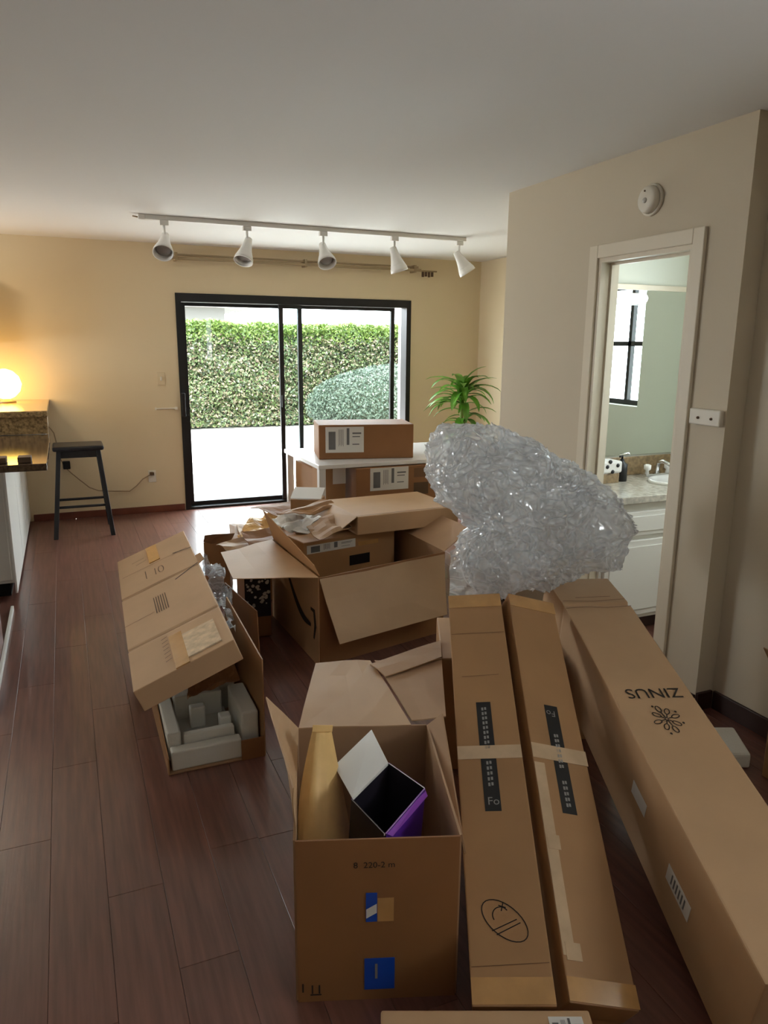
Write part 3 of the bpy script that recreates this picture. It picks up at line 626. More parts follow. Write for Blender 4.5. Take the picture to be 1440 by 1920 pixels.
ribbon('drawn_mark', [circ(c_u, c_v, .064, .036, -.72), [(c_u-.032, c_v-.024), (c_u+.03, c_v+.002)], [(c_u-.022, c_v-.033), (c_u+.038, c_v-.006)],
       circ(c_u-.008, c_v+.012, .02, .02, 0, .6, 3.7, 14), [(c_u-.006, c_v+.022), (c_u+.0, c_v+.042)], [(c_u-.012, c_v+.036), (c_u+.006, c_v+.03)]], .0026, o, X, A, M['ink'], t1)
ribbon('crease', [[(.004, .082), (.186, .09)], [(.004, 1.14), (.186, 1.142)], [(.03, .95), (.15, .955)]], .002, o, X, A, M['crease'], t1)
o2 = V(.946, 1.106, .117)
t2, b2, X, A, Z, o = slim('slim_carton', 'long slim cardboard carton with tape patches and a black label, beside the oval-marked carton', o2, .428, .45, .267, .175, 1.316, .085, 0)
L2 = (X, A, Z, o)
s2 = strip(L2, t2, .066, .110, .47, .835, M['blackband'], 'black_label')
strip(L2, t2, .001, .177, .635, .685, M['tapeclear'], 'tape', t=.0014); strip(L2, t2, .001, .177, 1.255, 1.312, M['tape'], 'tape', t=.0012); strip(L2, t2, .001, .177, .004, .055, M['tape'], 'tape', t=.0012)
strip(L2, t2, .002, .034, .10, .62, M['tapeclear'], 'tape', t=.0012); strip(L2, t2, .01, .05, .09, .13, M['tapeclear'], 'tape', t=.0018); strip(L2, t2, .006, .042, .36, .40, M['tapeclear'], 'tape', t=.0018)
text('logo', 'Fo', on(L2, .100, .815), -X, -A, .022, M['inkwhite'], s2)
for i in range(14):
    if i in (5, 6): continue
    a = .49+i*.0175; ribbon('lettering', [[(.084, a), (.084, a+.011)], [(.092, a+.002), (.092, a+.012)]], .006, o, X, A, M['inkwhite'], s2, .0014)
hexa('torn_flap', [on(L2, .005, -.03)-Z*.085, on(L2, .16, -.045)-Z*.085, on(L2, .165, -.001)-Z*.083, on(L2, .01, -.001)-Z*.083,
                   on(L2, .005, -.03)-Z*.079, on(L2, .16, -.045)-Z*.079, on(L2, .165, -.001)-Z*.077, on(L2, .01, -.001)-Z*.077], M['card_dark'], t2)

# --- big long carton on the right
X, A, Z = frame_axes(.336, .213, 0.0); o = V(1.628, 2.0, .565); ZN = (X, A, Z, o); zw, zh = .26, .303
zb = thing('long_carton', 'big long cardboard carton with black lettering and a flower logo', 'cardboard box', (o.x, o.y, 0))
loft_carton('carton', o, X, A, Z, [(-1.25, 0, zw, 0, -zh), (-.6, 0, zw, .003, -zh), (.19, 0, zw, 0, -zh), (.205, .004, zw-.004, -.010, -zh), (.22, 0, zw, -.002, -zh), (.42, -.012, zw-.01, -.012, -zh)], M['card_lite'], zb, .005)
slab('end_flap', [o+A*.42+X*-.01-Z*.012, o+A*.415+X*.06-Z*.012, o+A*.50+X*.03-Z*.05, o+A*.49-X*.07-Z*.05], .005, M['card_lite'], zb)
ribbon('crease', [[(.0, .175), (.08, .183), (.16, .176), (.259, .186)], [(.004, .228), (.12, .222), (.25, .236)], [(.06, .25), (.2, .256)]], .003, o, X, A, M['crease'], zb, .0022)
uz, vz_ = uv_of(ZN, 1272, 1292); ua, va_ = uv_of(ZN, 1168, 1292); uh, vh = uv_of(ZN, 1240, 1312)
tw = uz-ua
tx = text('lettering', 'ZINUS', on(ZN, uz, vz_), -X, -A, abs(vz_-vh)*.95, M['ink'], zb, .0042, sx=1)
wid = max(((v.co+base(zb))-on(ZN, uz, vz_)).dot(-X) for v in tx.data.vertices)
for v in tx.data.vertices:
    p_ = v.co+base(zb)-on(ZN, uz, vz_); v.co = v.co + (-X)*(p_.dot(-X)*(tw/wid-1))
cu, cv = uv_of(ZN, 1250, 1350); st_ = []
for k_ in range(8):
    a = k_*math.pi/4+.25; L_ = .030 if k_ % 2 else .040; ca, sa = math.cos(a), math.sin(a); st_.append([(cu+ca*.003, cv+sa*.004), (cu+ca*L_*.55, cv+sa*L_*.8)])
    st_.append(circ(cu+ca*(L_*.55+.011), cv+sa*(L_*.8+.015), .0135, .0075, math.atan2(sa*1.4, ca), n=16))
for k_ in (0, 2, 5, 7): a = k_*math.pi/4+.5; st_.append(circ(cu+math.cos(a)*.046, cv+math.sin(a)*.066, .0022, .003, 0, n=8))
ribbon('flower_logo', st_, .0034, o, X, A, M['ink'], zb, .0042)
def uv_left(fr, px, py):
    X, A, Z, o = fr; d = ray(px, py); s = (o-CP).dot(X)/d.dot(X); q = CP+d*s-o; return q.dot(A), q.dot(Z)
a0, b0 = uv_left(ZN, 1187, 1470); a1, b1_ = uv_left(ZN, 1210, 1525)
decal('sticker', o, -A, Z, -max(a0, a1), -min(a0, a1), min(b0, b1_)-.004, max(b0, b1_)-.004, M['paper'], zb, .0012, 'small white sticker') if abs(b0-b1_) > .03 else decal('sticker', o, -A, Z, -max(a0, a1), -min(a0, a1), (b0+b1_)/2-.022, (b0+b1_)/2+.022, M['paper'], zb, .0012, 'small white sticker')
a0, b0 = uv_left(ZN, 1252, 1630); a1, b1_ = uv_left(ZN, 1292, 1718); bc = (b0+b1_)/2
sq = decal('sticker', o, -A, Z, -max(a0, a1), -min(a0, a1), bc-.026, bc+.026, M['paper'], zb, .0012, 'white barcode sticker')
for i in range(6): f = min(a0, a1)+abs(a1-a0)*(.2+.11*i); decal('barcode', o-X*.0012, -A, Z, -f-.006, -f, bc-.016, bc+.016, M['paperink'], sq, .0006)

# --- tall open carton in the foreground
fl, fr_, bl = V(.408, 1.458, 0), V(.772, 1.328, 0), V(.564, 1.950, 0); br = fr_+bl-fl; hA = .45; up = V(0, 0, hA)
oa = thing('open_carton', 'tall open cardboard carton holding a padded mailer and a purple box', 'cardboard box', ((fl+br)/2)[:])
slab('bottom', [fl, fr_, br, bl], .004, M['card_in'], oa)
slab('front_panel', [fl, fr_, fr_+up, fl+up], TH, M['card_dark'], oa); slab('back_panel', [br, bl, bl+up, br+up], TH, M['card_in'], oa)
slab('side_panel', [bl, fl, fl+up, bl+up], TH, M['card_in'], oa); slab('side_panel', [fr_, br, br+up, fr_+up], TH, M['card_in'], oa)
FA = (fr_-fl).normalized(); FN = FA.cross(V(0, 0, 1))
slab('flap', [bl+up, fl+up, at(551, 1476, y=1.50), at(500, 1306, y=2.00)], .004, M['card_lite'], oa, nx=4, ny=4, warp=.006, seed=1)
slab('flap', [bl+up, br+up+(bl-br)*.12, at(694, 1238, z=.445), at(592, 1244, z=.445)], .004, M['card_lite'], oa, nx=4, ny=4, warp=.008, seed=2)
slab('flap', [fr_+up+V(.006, 0, 0), br+up+V(.006, 0, 0), br+up+V(.045, -.02, .04), fr_+up+V(.022, .005, -.06)], .004, M['card_in'], oa)
fo = fl+FN*(TH+.0002)
text('stamp', '8  220-2 m', fo+FA*.135+V(0, 0, .375), FA, (0, 0, 1), .016, M['ink'], oa, .002)
bt = decal('tape_sticker', fo, FA, V(0, 0, 1), .165, .192, .225, .305, M['bluetape'], oa, .0012, 'blue tape with white stripe'); hexa('stripe', [fo+FA*a+V(0, 0, b)+FN*c for c in (.0012, .0018) for a, b in ((.166, .235), (.191, .25), (.191, .275), (.166, .26))], M['paper'], bt)
decal('tape', fo, FA, V(0, 0, 1), .193, .232, .225, .29, M['tape'], oa, .001)
bt = decal('tape_sticker', fo, FA, V(0, 0, 1), .162, .236, .03, .12, M['bluetape'], oa, .0012, 'wide blue tape sticker'); text('lettering', 'I', fo+FA*.183+V(0, 0, .062), FA, (0, 0, 1), .045, M['inkwhite'], bt, .002)
ribbon('print_mark', [[(.012, .03), (.012, .055)], [(.035, .025), (.035, .05)], [(.052, .025), (.052, .05)], [(.03, .022), (.057, .022)]], .004, fo, FA, V(0, 0, 1), M['ink'], oa, .002)
# padded mailer inside
pm_ = thing('padded_mailer', 'crumpled kraft padded mailer standing in the open carton', 'envelope', (.56, 1.68, .006))
P0, P1, P2, P3 = at(572, 1545, y=1.56), at(652, 1566, y=1.58), at(622, 1372, y=1.79), at(585, 1372, y=1.77)
dn = V(.02, .0, -1)
vs = []; fs = []; nx_, ny_ = 10, 14
lowL, lowR = V(.455, 1.485, .16), V(.60, 1.455, .12)
for sd in (1, -1):
    for j in range(ny_+1):
        for i in range(nx_+1):
            u, v = i/nx_, j/ny_
            p_ = (lowL.lerp(lowR, u)).lerp(P3.lerp(P2, u), v)
            bul = .045*math.sin(math.pi*u)**.6*math.sin(math.pi*min(1, v*.9+.05))**.5
            bul += .010*noise.noise(Vector((u*5, v*6, sd)))*(1 if 0 < u < 1 else 0)
            mid = p_ + V(-.02*math.sin(math.pi*v)*(1-u)*2, 0, 0)
            vs.append(mid + V(-.25, -.85, .35).normalized()*bul*sd)
Wd = nx_+1; Nn = Wd*(ny_+1)
for j in range(ny_):
    for i in range(nx_):
        a = j*Wd+i; fs += [(a, a+1, a+Wd+1, a+Wd), (Nn+a, Nn+a+Wd, Nn+a+Wd+1, Nn+a+1)]
part('pouch', vs, fs, M['kraft'], pm_, True)
slab('sealed_edge', [P3, P2, P2+V(.004, .004, .018), P3+V(.004, .004, .018)], .002, M['kraft'], pm_)
# purple open box inside
pb = thing('purple_box', 'small opened white-lined box with purple outside inside the open carton', 'box', (.74, 1.6, .01))
q0, q1, q2, q3 = at(661, 1498, z=.455), at(728, 1431, z=.475), at(795, 1478, z=.455), at(722, 1562, z=.435)
dz = V(-.012, .01, -.27)
for a, b, m_ in ((q0, q1, 'paper'), (q1, q2, 'paper'), (q2, q3, 'purple'), (q3, q0, 'printshade')):
    n_ = (b-a).cross(dz).normalized(); c_ = (q0+q1+q2+q3)/4
    if n_.dot((a+b)/2-c_) < 0: n_ = -n_
    slab('wall', [a, b, b+dz, a+dz], .0022, M['printshade'], pb); slab('rim', [a, b, b-V(0, 0, .006), a-V(0, 0, .006)], .0032, M['paper'], pb); slab('outer_print', [a+n_*.003, b+n_*.003, b+dz+n_*.003, a+dz+n_*.003], .0012, M[m_] if m_ != 'paper' else M['purple'], pb)  # white-lined inside coloured dark for the shade of its depth
slab('base', [q0+dz, q1+dz, q2+dz, q3+dz], .002, M['printshade'], pb)
slab('flap', [q0, q1, at(697, 1369, y=1.83), at(627, 1437, y=1.74)], .002, M['paper'], pb)
slab('flap', [q2, q3, at(735, 1568, z=.42), at(801, 1492, z=.43)], .002, M['purple_hi'], pb)
# --- low carton at the bottom edge of the view
a_, b_ = at(714, 1893, z=.13), at(1104, 1893, z=.13); dd = (b_-a_).normalized(); nn = V(dd.y, -dd.x, 0)
lc = thing('flat_carton', 'flat cardboard carton with a white label in front of the tall open carton', 'cardboard box', ((a_+b_)/2 + nn*.15 - V(0, 0, .13))[:])
P = [a_, a_+nn*.3, b_+nn*.3, b_]; hexa('carton', [V(p_.x, p_.y, .001) for p_ in P]+[V(p_.x, p_.y, .13) for p_ in P], M['card_lite'], lc, .005)
la = at(1026, 1903, z=.131); label_print(la+nn*.09-V(0, 0, .0), dd, -nn, .075, .085, lc, 3)

# --- supports hidden beneath the leaning cartons
def yawbox(name, lab, c, yaw, lx, ly, z0, z1, m_, cat='cardboard box', group=None, bev=.005):
    t = thing(name, lab, cat, (c[0], c[1], z0), group); ex = V(math.cos(yaw), -math.sin(yaw), 0); ey = V(math.sin(yaw), math.cos(yaw), 0); c = V(c[0], c[1], 0)
    P = [c-ex*lx/2-ey*ly/2, c+ex*lx/2-ey*ly/2, c+ex*lx/2+ey*ly/2, c-ex*lx/2+ey*ly/2]
    hexa('carton', [p_+V(0, 0, z0+.001) for p_ in P]+[p_+V(0, 0, z1) for p_ in P], m_, t, bev); return t, ex, ey, P
su, ex, ey, P = yawbox('support_carton', 'plain closed carton carrying the far ends of the slim cartons', (1.47, 2.33), .43, .42, .42, 0, .455, M['card'])
slab('flap', [at(702, 1240, z=.448), at(772, 1352, z=.448), at(836, 1345, z=.448), at(828, 1238, z=.448)], .004, M['card_in'], su, nx=3, ny=3, warp=.006, seed=5)
slab('flap', [at(694, 1243, z=.462), at(826, 1200, z=.462), at(828, 1232, z=.462), at(722, 1268, z=.462)], .004, M['card_in'], su, nx=3, ny=2, warp=.006, seed=8)
su2, ex, ey, P = yawbox('support_carton', 'short closed carton under the far end of the big long carton', (1.90, 2.27), .336, .22, .18, 0, .30, M['card'])

# --- bubble wrap heap
bw_ = thing('bubble_wrap', 'big crumpled heap of clear bubble wrap on top of the cartons', 'bubble wrap', at(985, 1090, y=2.5)[:])
outl = [(808, 826), (822, 803), (870, 800), (925, 805), (985, 818), (1030, 850), (1075, 880), (1120, 905), (1140, 925), (1160, 950), (1192, 985), (1165, 1012), (1150, 1055), (1100, 1062), (1050, 1080), (985, 1098), (930, 1105), (880, 1092), (860, 1055), (862, 1015), (885, 985), (860, 955), (825, 935), (806, 880)]
cx_, cyy = 985, 955; DEP = 2.98
angs = []
for x, y in outl: angs.append((math.atan2(-(y-cyy), x-cx_), math.hypot(x-cx_, y-cyy)))
angs.sort()
def rad(a):
    a = (a+math.pi) % (2*math.pi)-math.pi; ext = [(angs[-1][0]-2*math.pi, angs[-1][1])]+angs+[(angs[0][0]+2*math.pi, angs[0][1])]
    for (p_, r1), (q, r2) in zip(ext, ext[1:]):
        if p_ <= a <= q: f = (a-p_)/(q-p_+1e-9); f = f*f*(3-2*f); return r1+(r2-r1)*f
    return angs[0][1]
Fh = V(CF.x, CF.y, 0).normalized(); Cb = CP + ray(cx_, cyy)*(DEP/FPX); pxm = DEP/FPX
def crumple(name, scale, amp, seed, nu=60, depth=.27, m_=None, parent=None):
    bm = bmesh.new(); bmesh.ops.create_cube(bm, size=2); bmesh.ops.subdivide_edges(bm, edges=list(bm.edges), cuts=nu, use_grid_fill=True); bm.verts.ensure_lookup_table()
    vs = []; fs = [[v.index for v in f.verts] for f in bm.faces]
    for v in bm.verts:
        c = Vector([math.tan(x*math.pi/4) for x in v.co]).normalized(); th = math.acos(max(-1, min(1, c.z))); ph = math.atan2(c.y, c.x)
        r = rad(ph)*pxm*scale; st2 = math.sin(th)**.8
        p_ = Cb + (CR*math.cos(ph)+CU*math.sin(ph))*r*st2 - Fh*math.cos(th)*depth*scale*(1-.25*abs(math.sin(ph)))
        q = p_*5.0+Vector((seed*7.1, 0, 0)); w1_ = noise.noise_vector(q*.8)*.25
        rg = 1-abs(noise.noise((q+w1_*4)*.8)*2); rg2 = max(0, 1-abs(noise.noise(q*Vector((2.2, 2.2, 1.3))+w1_*6))*7); rg3 = max(0, 1-abs(noise.noise(q*Vector((3.2, 3.2, 4.6))+w1_*9+Vector((9, 3, 1))))*6)
        rg4 = max(0, 1-abs(noise.noise(q*Vector((7, 7, 5))+w1_*8))*5)
        dsp = amp*((rg-.6)*.8+rg2*.30+rg3*.22+rg4*.10)
        dr = (p_-Cb).normalized(); vs.append(p_+dr*dsp*(0.5+.5*min(1, st2*1.2)))
    bm.free()
    return part(name, vs, fs, m_, parent, True)
crumple('sheet', 1.0, .05, 1, 84, m_=M['bubble'], parent=bw_); crumple('inner_fold', .80, .07, 2, 44, depth=.25, m_=M['bubble'], parent=bw_)
def cr_sheet(name, q, amp, n, m_, parent, seed, fr=7):
    q = [Vector(a) for a in q]; nrm = (q[1]-q[0]).cross(q[3]-q[0]).normalized(); vs = []; fs = []
    for j in range(n+1):
        for i in range(n+1):
            u, v = i/n, j/n; p_ = q[0].lerp(q[1], u).lerp(q[3].lerp(q[2], u), v); s_ = p_*fr+Vector((seed*5.3, 0, 0))
            d_ = (1-abs(noise.noise(s_)*2))*amp + noise.noise(s_*2.7)*amp*.5; e_ = noise.noise_vector(s_*.9)*amp*.8; vs.append(p_+nrm*d_+e_)
    for j in range(n):
        for i in range(n): a = j*(n+1)+i; fs.append((a, a+1, a+n+2, a+n+1))
    return part(name, vs, fs, m_, parent)
cr_sheet('loose_end', [at(845, 1020, y=2.55), at(905, 1010, y=2.5), at(960, 1108, y=2.36), at(842, 1112, y=2.40)], .04, 26, M['bubble'], bw_, 3)
cr_sheet('loose_end', [at(1090, 900, y=2.55), at(1165, 945, y=2.5), at(1190, 1010, y=2.45), at(1120, 1060, y=2.4)], .05, 26, M['bubble'], bw_, 6)

# --- big open carton with the curved arrow
K, Rr, Lf = V(1.063, 3.271, 0), V(1.850, 3.460, 0), V(1.032, 4.05, 0); Bk = Rr+Lf-K; hB = V(0, 0, .466)
ob = thing('open_carton', 'big open cardboard carton printed with a curved arrow, flaps hanging out', 'cardboard box', ((K+Bk)/2)[:])
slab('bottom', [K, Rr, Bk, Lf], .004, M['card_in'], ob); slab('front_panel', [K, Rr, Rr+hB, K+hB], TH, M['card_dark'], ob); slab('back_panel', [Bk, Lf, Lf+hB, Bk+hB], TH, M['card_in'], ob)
slab('side_panel', [Lf, K, K+hB, Lf+hB], TH, M['card_lite'], ob); slab('side_panel', [Rr, Bk, Bk+hB, Rr+hB], TH, M['card_in'], ob)  # left panel's paler card carries the daylight falling on it
slab('flap', [K+hB, Rr+hB, at(838, 1152, y=3.34), at(637, 1208, y=3.17)], .004, M['card_lite'], ob, nx=3, ny=3, warp=.006, seed=2)
slab('flap', [Lf+hB, K+hB, at(437, 1085, z=.455), at(414, 1036, z=.455)], .004, M['card_lite'], ob, nx=3, ny=3, warp=.01, seed=3)
slab('flap', [K+hB+V(.012, .03, 0), Lf+hB+V(.012, 0, 0), at(493, 957, y=3.98), at(588, 1060, y=3.33)], .004, M['card'], ob)
slab('flap', [Bk+hB, Rr+hB, Rr+hB+V(.20, .06, .10), Bk+hB+V(.20, .05, .10)], .004, M['card_in'], ob)
# arrow print on the side panel
LU = (K-Lf).normalized(); LN = LU.cross(V(0, 0, 1)); lw = (K-Lf).length
def smile(k): return [(lw*(.30+.56*t), .42-.235*math.sin(math.pi*.5*min(1, t*1.15))**1.1) for t in [i/14 for i in range(15)]]
sm = smile(0)
if LN.dot(V(-1, 0, 0)) < 0: LN = -LN
vs = []; fs = []
for i, (u, v) in enumerate(sm):
    wd = .009+.017*math.sin(math.pi*i/14); vs += [Lf+LU*u+V(0, 0, v+wd)+LN*.0064, Lf+LU*u+V(0, 0, v-wd)+LN*.0064]
for i in range(14): fs.append((2*i, 2*i+1, 2*i+3, 2*i+2))
sml = part('curved_arrow', vs, fs, M['ink'], ob)
hd = [(lw*.86, .275), (lw*.925, .275), (lw*.945, .20), (lw*.915, .125)]
vs = []; fs = []
for i, (u, v) in enumerate(hd):
    u1_, v1_ = hd[min(i+1, 3)]; u0_, v0_ = hd[max(i-1, 0)]; d = Vector((u1_-u0_, v1_-v0_)).normalized(); wd = .016 if 0 < i < 3 else .008
    vs += [Lf+LU*(u-d.y*wd)+V(0, 0, v+d.x*wd)+LN*.0064, Lf+LU*(u+d.y*wd)+V(0, 0, v-d.x*wd)+LN*.0064]
for i in range(3): fs.append((2*i, 2*i+1, 2*i+3, 2*i+2))
part('arrow_head', vs, fs, M['ink'], ob)
# carton inside it and flat carton on top
ic, ex, ey, P = yawbox('inner_carton', 'cardboard carton with a white label strip standing inside the big open carton', (1.43, 3.955), -.20, .62, .20, .006, .50, M['card'])
f0 = P[0]+V(0, 0, 0); label_print(f0+ex*.02+V(0, 0, .43)-ey*.001, ex, V(0, 0, 1), .32, .05, ic, 2); decal('print_patch', f0-ey*.001, ex, V(0, 0, 1), .30, .44, .32, .38, M['black'], ic)
decal('tape', f0-ey*.001, ex, V(0, 0, 1), .36, .5, .43, .455, M['tape'], ic)
fc, ex, ey, P = yawbox('flat_carton', 'light tan flat carton with an open end lying across the big open carton', (1.80, 4.10), -.06, .68, .52, .505, .615, M['card_lite'])
slab('flap', [P[0]+V(.0, 0, .615), P[3]+V(0, 0, .615), P[3]+V(-.12, .0, .56), P[0]+V(-.11, -.01, .545)], .004, M['card_lite'], fc); slab('flap', [P[1]+V(0, 0, .61), P[2]+V(0, 0, .61), P[2]+V(.1, .0, .57), P[1]+V(.08, 0, .56)], .004, M['card_in'], fc)
ribbon('crease', [[(.0, .02), (.68, .02)]], .006, P[0]+V(0, 0, .615), ex, ey, M['crease'], fc)

# --- scrap boxes and sheets behind the big open carton
sg, ex, ey, P = yawbox('scrap_carton', 'half-crushed carton among the torn sheets behind the arrow carton', (1.27, 4.50), .15, .50, .40, 0, .34, M['card'])
slab('flap', [P[0]+V(0, 0, .34), P[1]+V(0, 0, .34), P[1]+V(.01, -.02, .44), P[0]+V(-.02, -.02, .43)], .004, M['card_in'], sg, nx=4, ny=3, warp=.02, seed=4)
slab('flap', [P[3]+V(0, 0, .34), P[0]+V(0, 0, .34), P[0]+V(-.07, .0, .40), P[3]+V(-.07, .05, .39)], .004, M['card_lite'], sg, nx=4, ny=3, warp=.02, seed=6)
sheets = [((470, 952), (560, 938), (668, 962), (560, 980), .50, 'card_dark', 'dark'), ((500, 975), (600, 962), (655, 985), (560, 1002), .52, 'paper', 'white-faced'), ((430, 985), (500, 975), (520, 1000), (432, 1030), .36, 'card', 'brown'),
          ((405, 1022), (520, 985), (560, 1005), (440, 1042), .40, 'card_lite', 'pale'), ((575, 985), (640, 955), (660, 985), (600, 1012), .56, 'card_in', 'tan'),
          ((520, 958), (610, 935), (640, 950), (560, 968), .60, 'card', 'upper brown'), ((452, 1000), (540, 985), (565, 1012), (470, 1028), .43, 'card_dark', 'lower dark')]
for i, (a, b, c, d, z, m_, wd) in enumerate(sheets):
    q = [at(*a, z=z+.02), at(*b, z=z+.03), at(*c, z=z), at(*d, z=z-.015)]; ctr = sum(q, V(0, 0, 0))/4
    t = thing('cardboard_sheet', wd+' torn cardboard sheet on the scrap heap behind the arrow carton', 'cardboard', ctr[:], 'torn sheets on the scrap heap')
    slab('sheet', q, .004, M[m_], t, nx=8, ny=6, warp=.035, seed=10+i)
for i, (q, m_, lab, cat) in enumerate((([at(440, 978, z=.40), at(520, 962, z=.46), at(545, 985, z=.46), at(452, 1008, z=.40)], 'kraft', 'crumpled kraft paper wad on the scrap heap beside the upright flap', 'packing paper'),
                                    ([at(520, 972, z=.55), at(585, 950, z=.58), at(600, 975, z=.57), at(535, 990, z=.54)], 'paper', 'crumpled white paper on the torn cardboard sheets', 'paper'))):
    t = thing('crumpled_paper', lab, cat, (sum(q, V(0, 0, 0))/4)[:]); cr_sheet('sheet', q, .045, 22, M[m_], t, 20+i, 8)
ts, ex, ey, P = yawbox('small_carton', 'small open carton with a bright white top on the torn sheets', (1.40, 4.52), .5, .20, .15, .46, .60, M['card'])
slab('white_label', [P[0]+V(0, 0, .605), P[1]+V(0, 0, .605), P[2]+V(0, 0, .65), P[3]+V(0, 0, .65)], .003, M['paper'], ts)
t3, ex, ey, P = yawbox('small_carton', 'little torn brown carton on the floor side of the scrap heap', (.83, 4.66), .3, .16, .16, .0, .34, M['card'])
slab('flap', [P[0]+V(0, 0, .34), P[1]+V(0, 0, .34), P[1]+V(.03, -.05, .41), P[0]+V(0, -.06, .40)], .003, M['card_in'], t3, nx=3, ny=3, warp=.02, seed=9)

# --- printed dark box and leaning board beside the arrow carton
bx0 = at(490, 1190, z=0.05)
pd, ex, ey, P = yawbox('printed_box', 'dark glossy box with white flower print beside the arrow carton', (.885, 3.92), .08, .14, .33, 0, .35, M['card_dark'])
f0 = P[0]; decal('print_panel', f0-ey*.0005, ex, V(0, 0, 1), .0, .14, .12, .348, M['printshade'], pd, .001)
dots = bmesh.new()
r_ = random.Random(3)
for i in range(34):
    u, v, s_ = r_.uniform(.01, .13), r_.uniform(.18, .335), r_.uniform(.004, .011); c = f0+ex*u+V(0, 0, v)-ey*.0018
    dots.faces.new([dots.verts.new(c+ex*s_*math.cos(a)+V(0, 0, s_*math.sin(a))) for a in [k_*math.pi/3+u*40 for k_ in range(6)]])
from_bm('flower_print', dots, M['paper'], pd)['kind'] = 'stuff'
lbd = thing('cardboard_board', 'dark upright cardboard panel leaning between the long left carton and printed box', 'cardboard', (.73, 3.53, 0))
slab('panel', [V(.70, 3.78, .33), V(.755, 3.29, .33), V(.765, 3.29, .001), V(.71, 3.78, .001)], .005, M['card_dark'], lbd)
fm = thing('plastic_film', 'bluish clear plastic film bunched beside the long left carton', 'plastic film', at(410, 1110, z=.1)[:])
cr_sheet('film', [at(378, 1035, z=.32), at(408, 1045, z=.34), at(436, 1118, z=.385), at(408, 1145, z=.38)], .05, 24, M['film'], fm, 8, 9)
cr_sheet('film', [at(416, 1130, z=.40), at(430, 1140, z=.41), at(440, 1180, z=.41), at(424, 1168, z=.40)], .025, 14, M['film'], fm, 11, 14)

# --- long left carton on the foam carton
X, A, Z = frame_axes(.032, .022, -.391); o = V(.139, 2.625, .335); LB = (X, A, Z, o); LL = 1.62; wl = .40; tl = .092
lb_ = thing('long_carton', 'long pale carton with creased lid and shiny tape lying tilted on the foam carton', 'cardboard box', (.35, 3.4, 0))
loft_carton('carton', o, X, A, Z, [(0, 0, wl, 0, -tl), (.34, 0, wl, .004, -tl), (.36, .001, wl-.001, -.003, -tl), (.38, 0, wl, .003, -tl), (.95, 0, wl, .004, -tl), (.97, .002, wl-.002, -.004, -tl), (.99, 0, wl, .003, -tl), (LL, 0, wl, 0, -tl)], M['card_lite'], lb_, .004)
ribbon('tear', [[(.27, .90), (.33, .94), (.40, .985)], [(.30, 1.30), (.4, 1.26)]], .008, o, X, A, M['ink'], lb_, .005)
ribbon('crease', [[(.0, .36), (.2, .35), (.4, .36)], [(0, .97), (.2, .985), (.4, .96)], [(.02, 1.28), (.38, 1.29)], [(.0, .62), (.14, .63)]], .004, o, X, A, M['crease'], lb_, .0048)
decal('tape', o, X, A, .17, .225, .0, .30, M['tape'], lb_, .0052); decal('shiny_tape', o, X, A, .225, .36, .04, .26, M['tapeshine'], lb_, .0056, 'shiny clear tape'); decal('tape', o, X, A, .17, .23, 1.32, 1.60, M['tape'], lb_, .0052)
ribbon('faded_print', [[(.15+.011*i, .60), (.15+.011*i, .80)] for i in range(6)] + [[(.14, 1.10), (.14, 1.22)], [(.19, 1.10), (.19, 1.20)], circ(.22, 1.15, .014, .05, n=12), [(.10, 1.38), (.16, 1.40)], [(.08, 1.44), (.15, 1.45)]] +
       [[(.14, .09+.035*i), (.165, .10+.035*i)] for i in range(7)], .004, o, X, A, M['inkfade'], lb_, .0052)
slab('torn_flap', [o+X*wl+A*.96+Z*.006, o+X*wl+A*1.1+Z*.006, o+X*(wl+.03)+A*1.08+Z*.014, o+X*(wl+.035)+A*.95+Z*.02], .003, M['card'], lb_)
# foam carton below
fcn = thing('foam_carton', 'open carton of white foam on the floor beneath the long pale carton', 'cardboard box', (.42, 3.0, 0))
cx0, cx1, cy0, cy1 = .245, .605, 2.575, 3.55
box('bottom', (cx0, cy0, .001), (cx1, cy1, .006), M['card_in'], fcn); hexa('side_panel', [V(cx0-.005, cy0, .001), V(cx0, cy0, .001), V(cx0, cy1, .001), V(cx0-.005, cy1, .001), V(cx0-.005, cy0, .07), V(cx0, cy0, .07), V(cx0, cy1, .235), V(cx0-.005, cy1, .235)], M['card'], fcn)
hexa('side_panel', [V(cx1, cy0, .001), V(cx1+.005, cy0, .001), V(cx1+.005, cy1-.1, .001), V(cx1, cy1-.1, .001), V(cx1, cy0+.0, .405), V(cx1+.005, cy0, .405), V(cx1+.025, cy1-.2, .40), V(cx1+.02, cy1-.2, .40)], M['card'], fcn)
box('back_panel', (cx0, cy1, .001), (cx1, cy1+.005, .20), M['card_in'], fcn)
box('front_panel', (cx1-.09, cy0-.004, .001), (cx1, cy0, .085), M['card_dark'], fcn)
ft = thing('foam_tray', 'white molded foam tray with raised rim in the foam carton', 'foam', (.40, 2.75, .006))
boxes('rim', [((.256, 2.585, .007), (.52, 2.635, .085)), ((.250, 2.64, .02), (.30, 2.96, .135)), ((.31, 2.645, .055), (.505, 2.675, .115)), ((.31, 2.90, .03), (.505, 2.96, .15))], M['foam'], ft, bev=.006)
box('base', (.305, 2.66, .007), (.52, 2.95, .05), M['foamshade'], ft, bev=.004); box('post', (.46, 2.70, .05), (.505, 2.75, .13), M['foam'], ft, bev=.006); box('post', (.36, 2.80, .05), (.42, 2.84, .14), M['foam'], ft, bev=.006)
fb = props(box('foam_block', (.53, 2.63, .007), (.598, 2.90, .17), M['foam'], bev=.008), 'small upright white foam block against the panel of the foam carton', 'foam')
fb2 = props(box('foam_block', (.33, 3.0, .007), (.58, 3.5, .27), M['foam'], bev=.008), 'large white foam block under the long pale carton', 'foam')
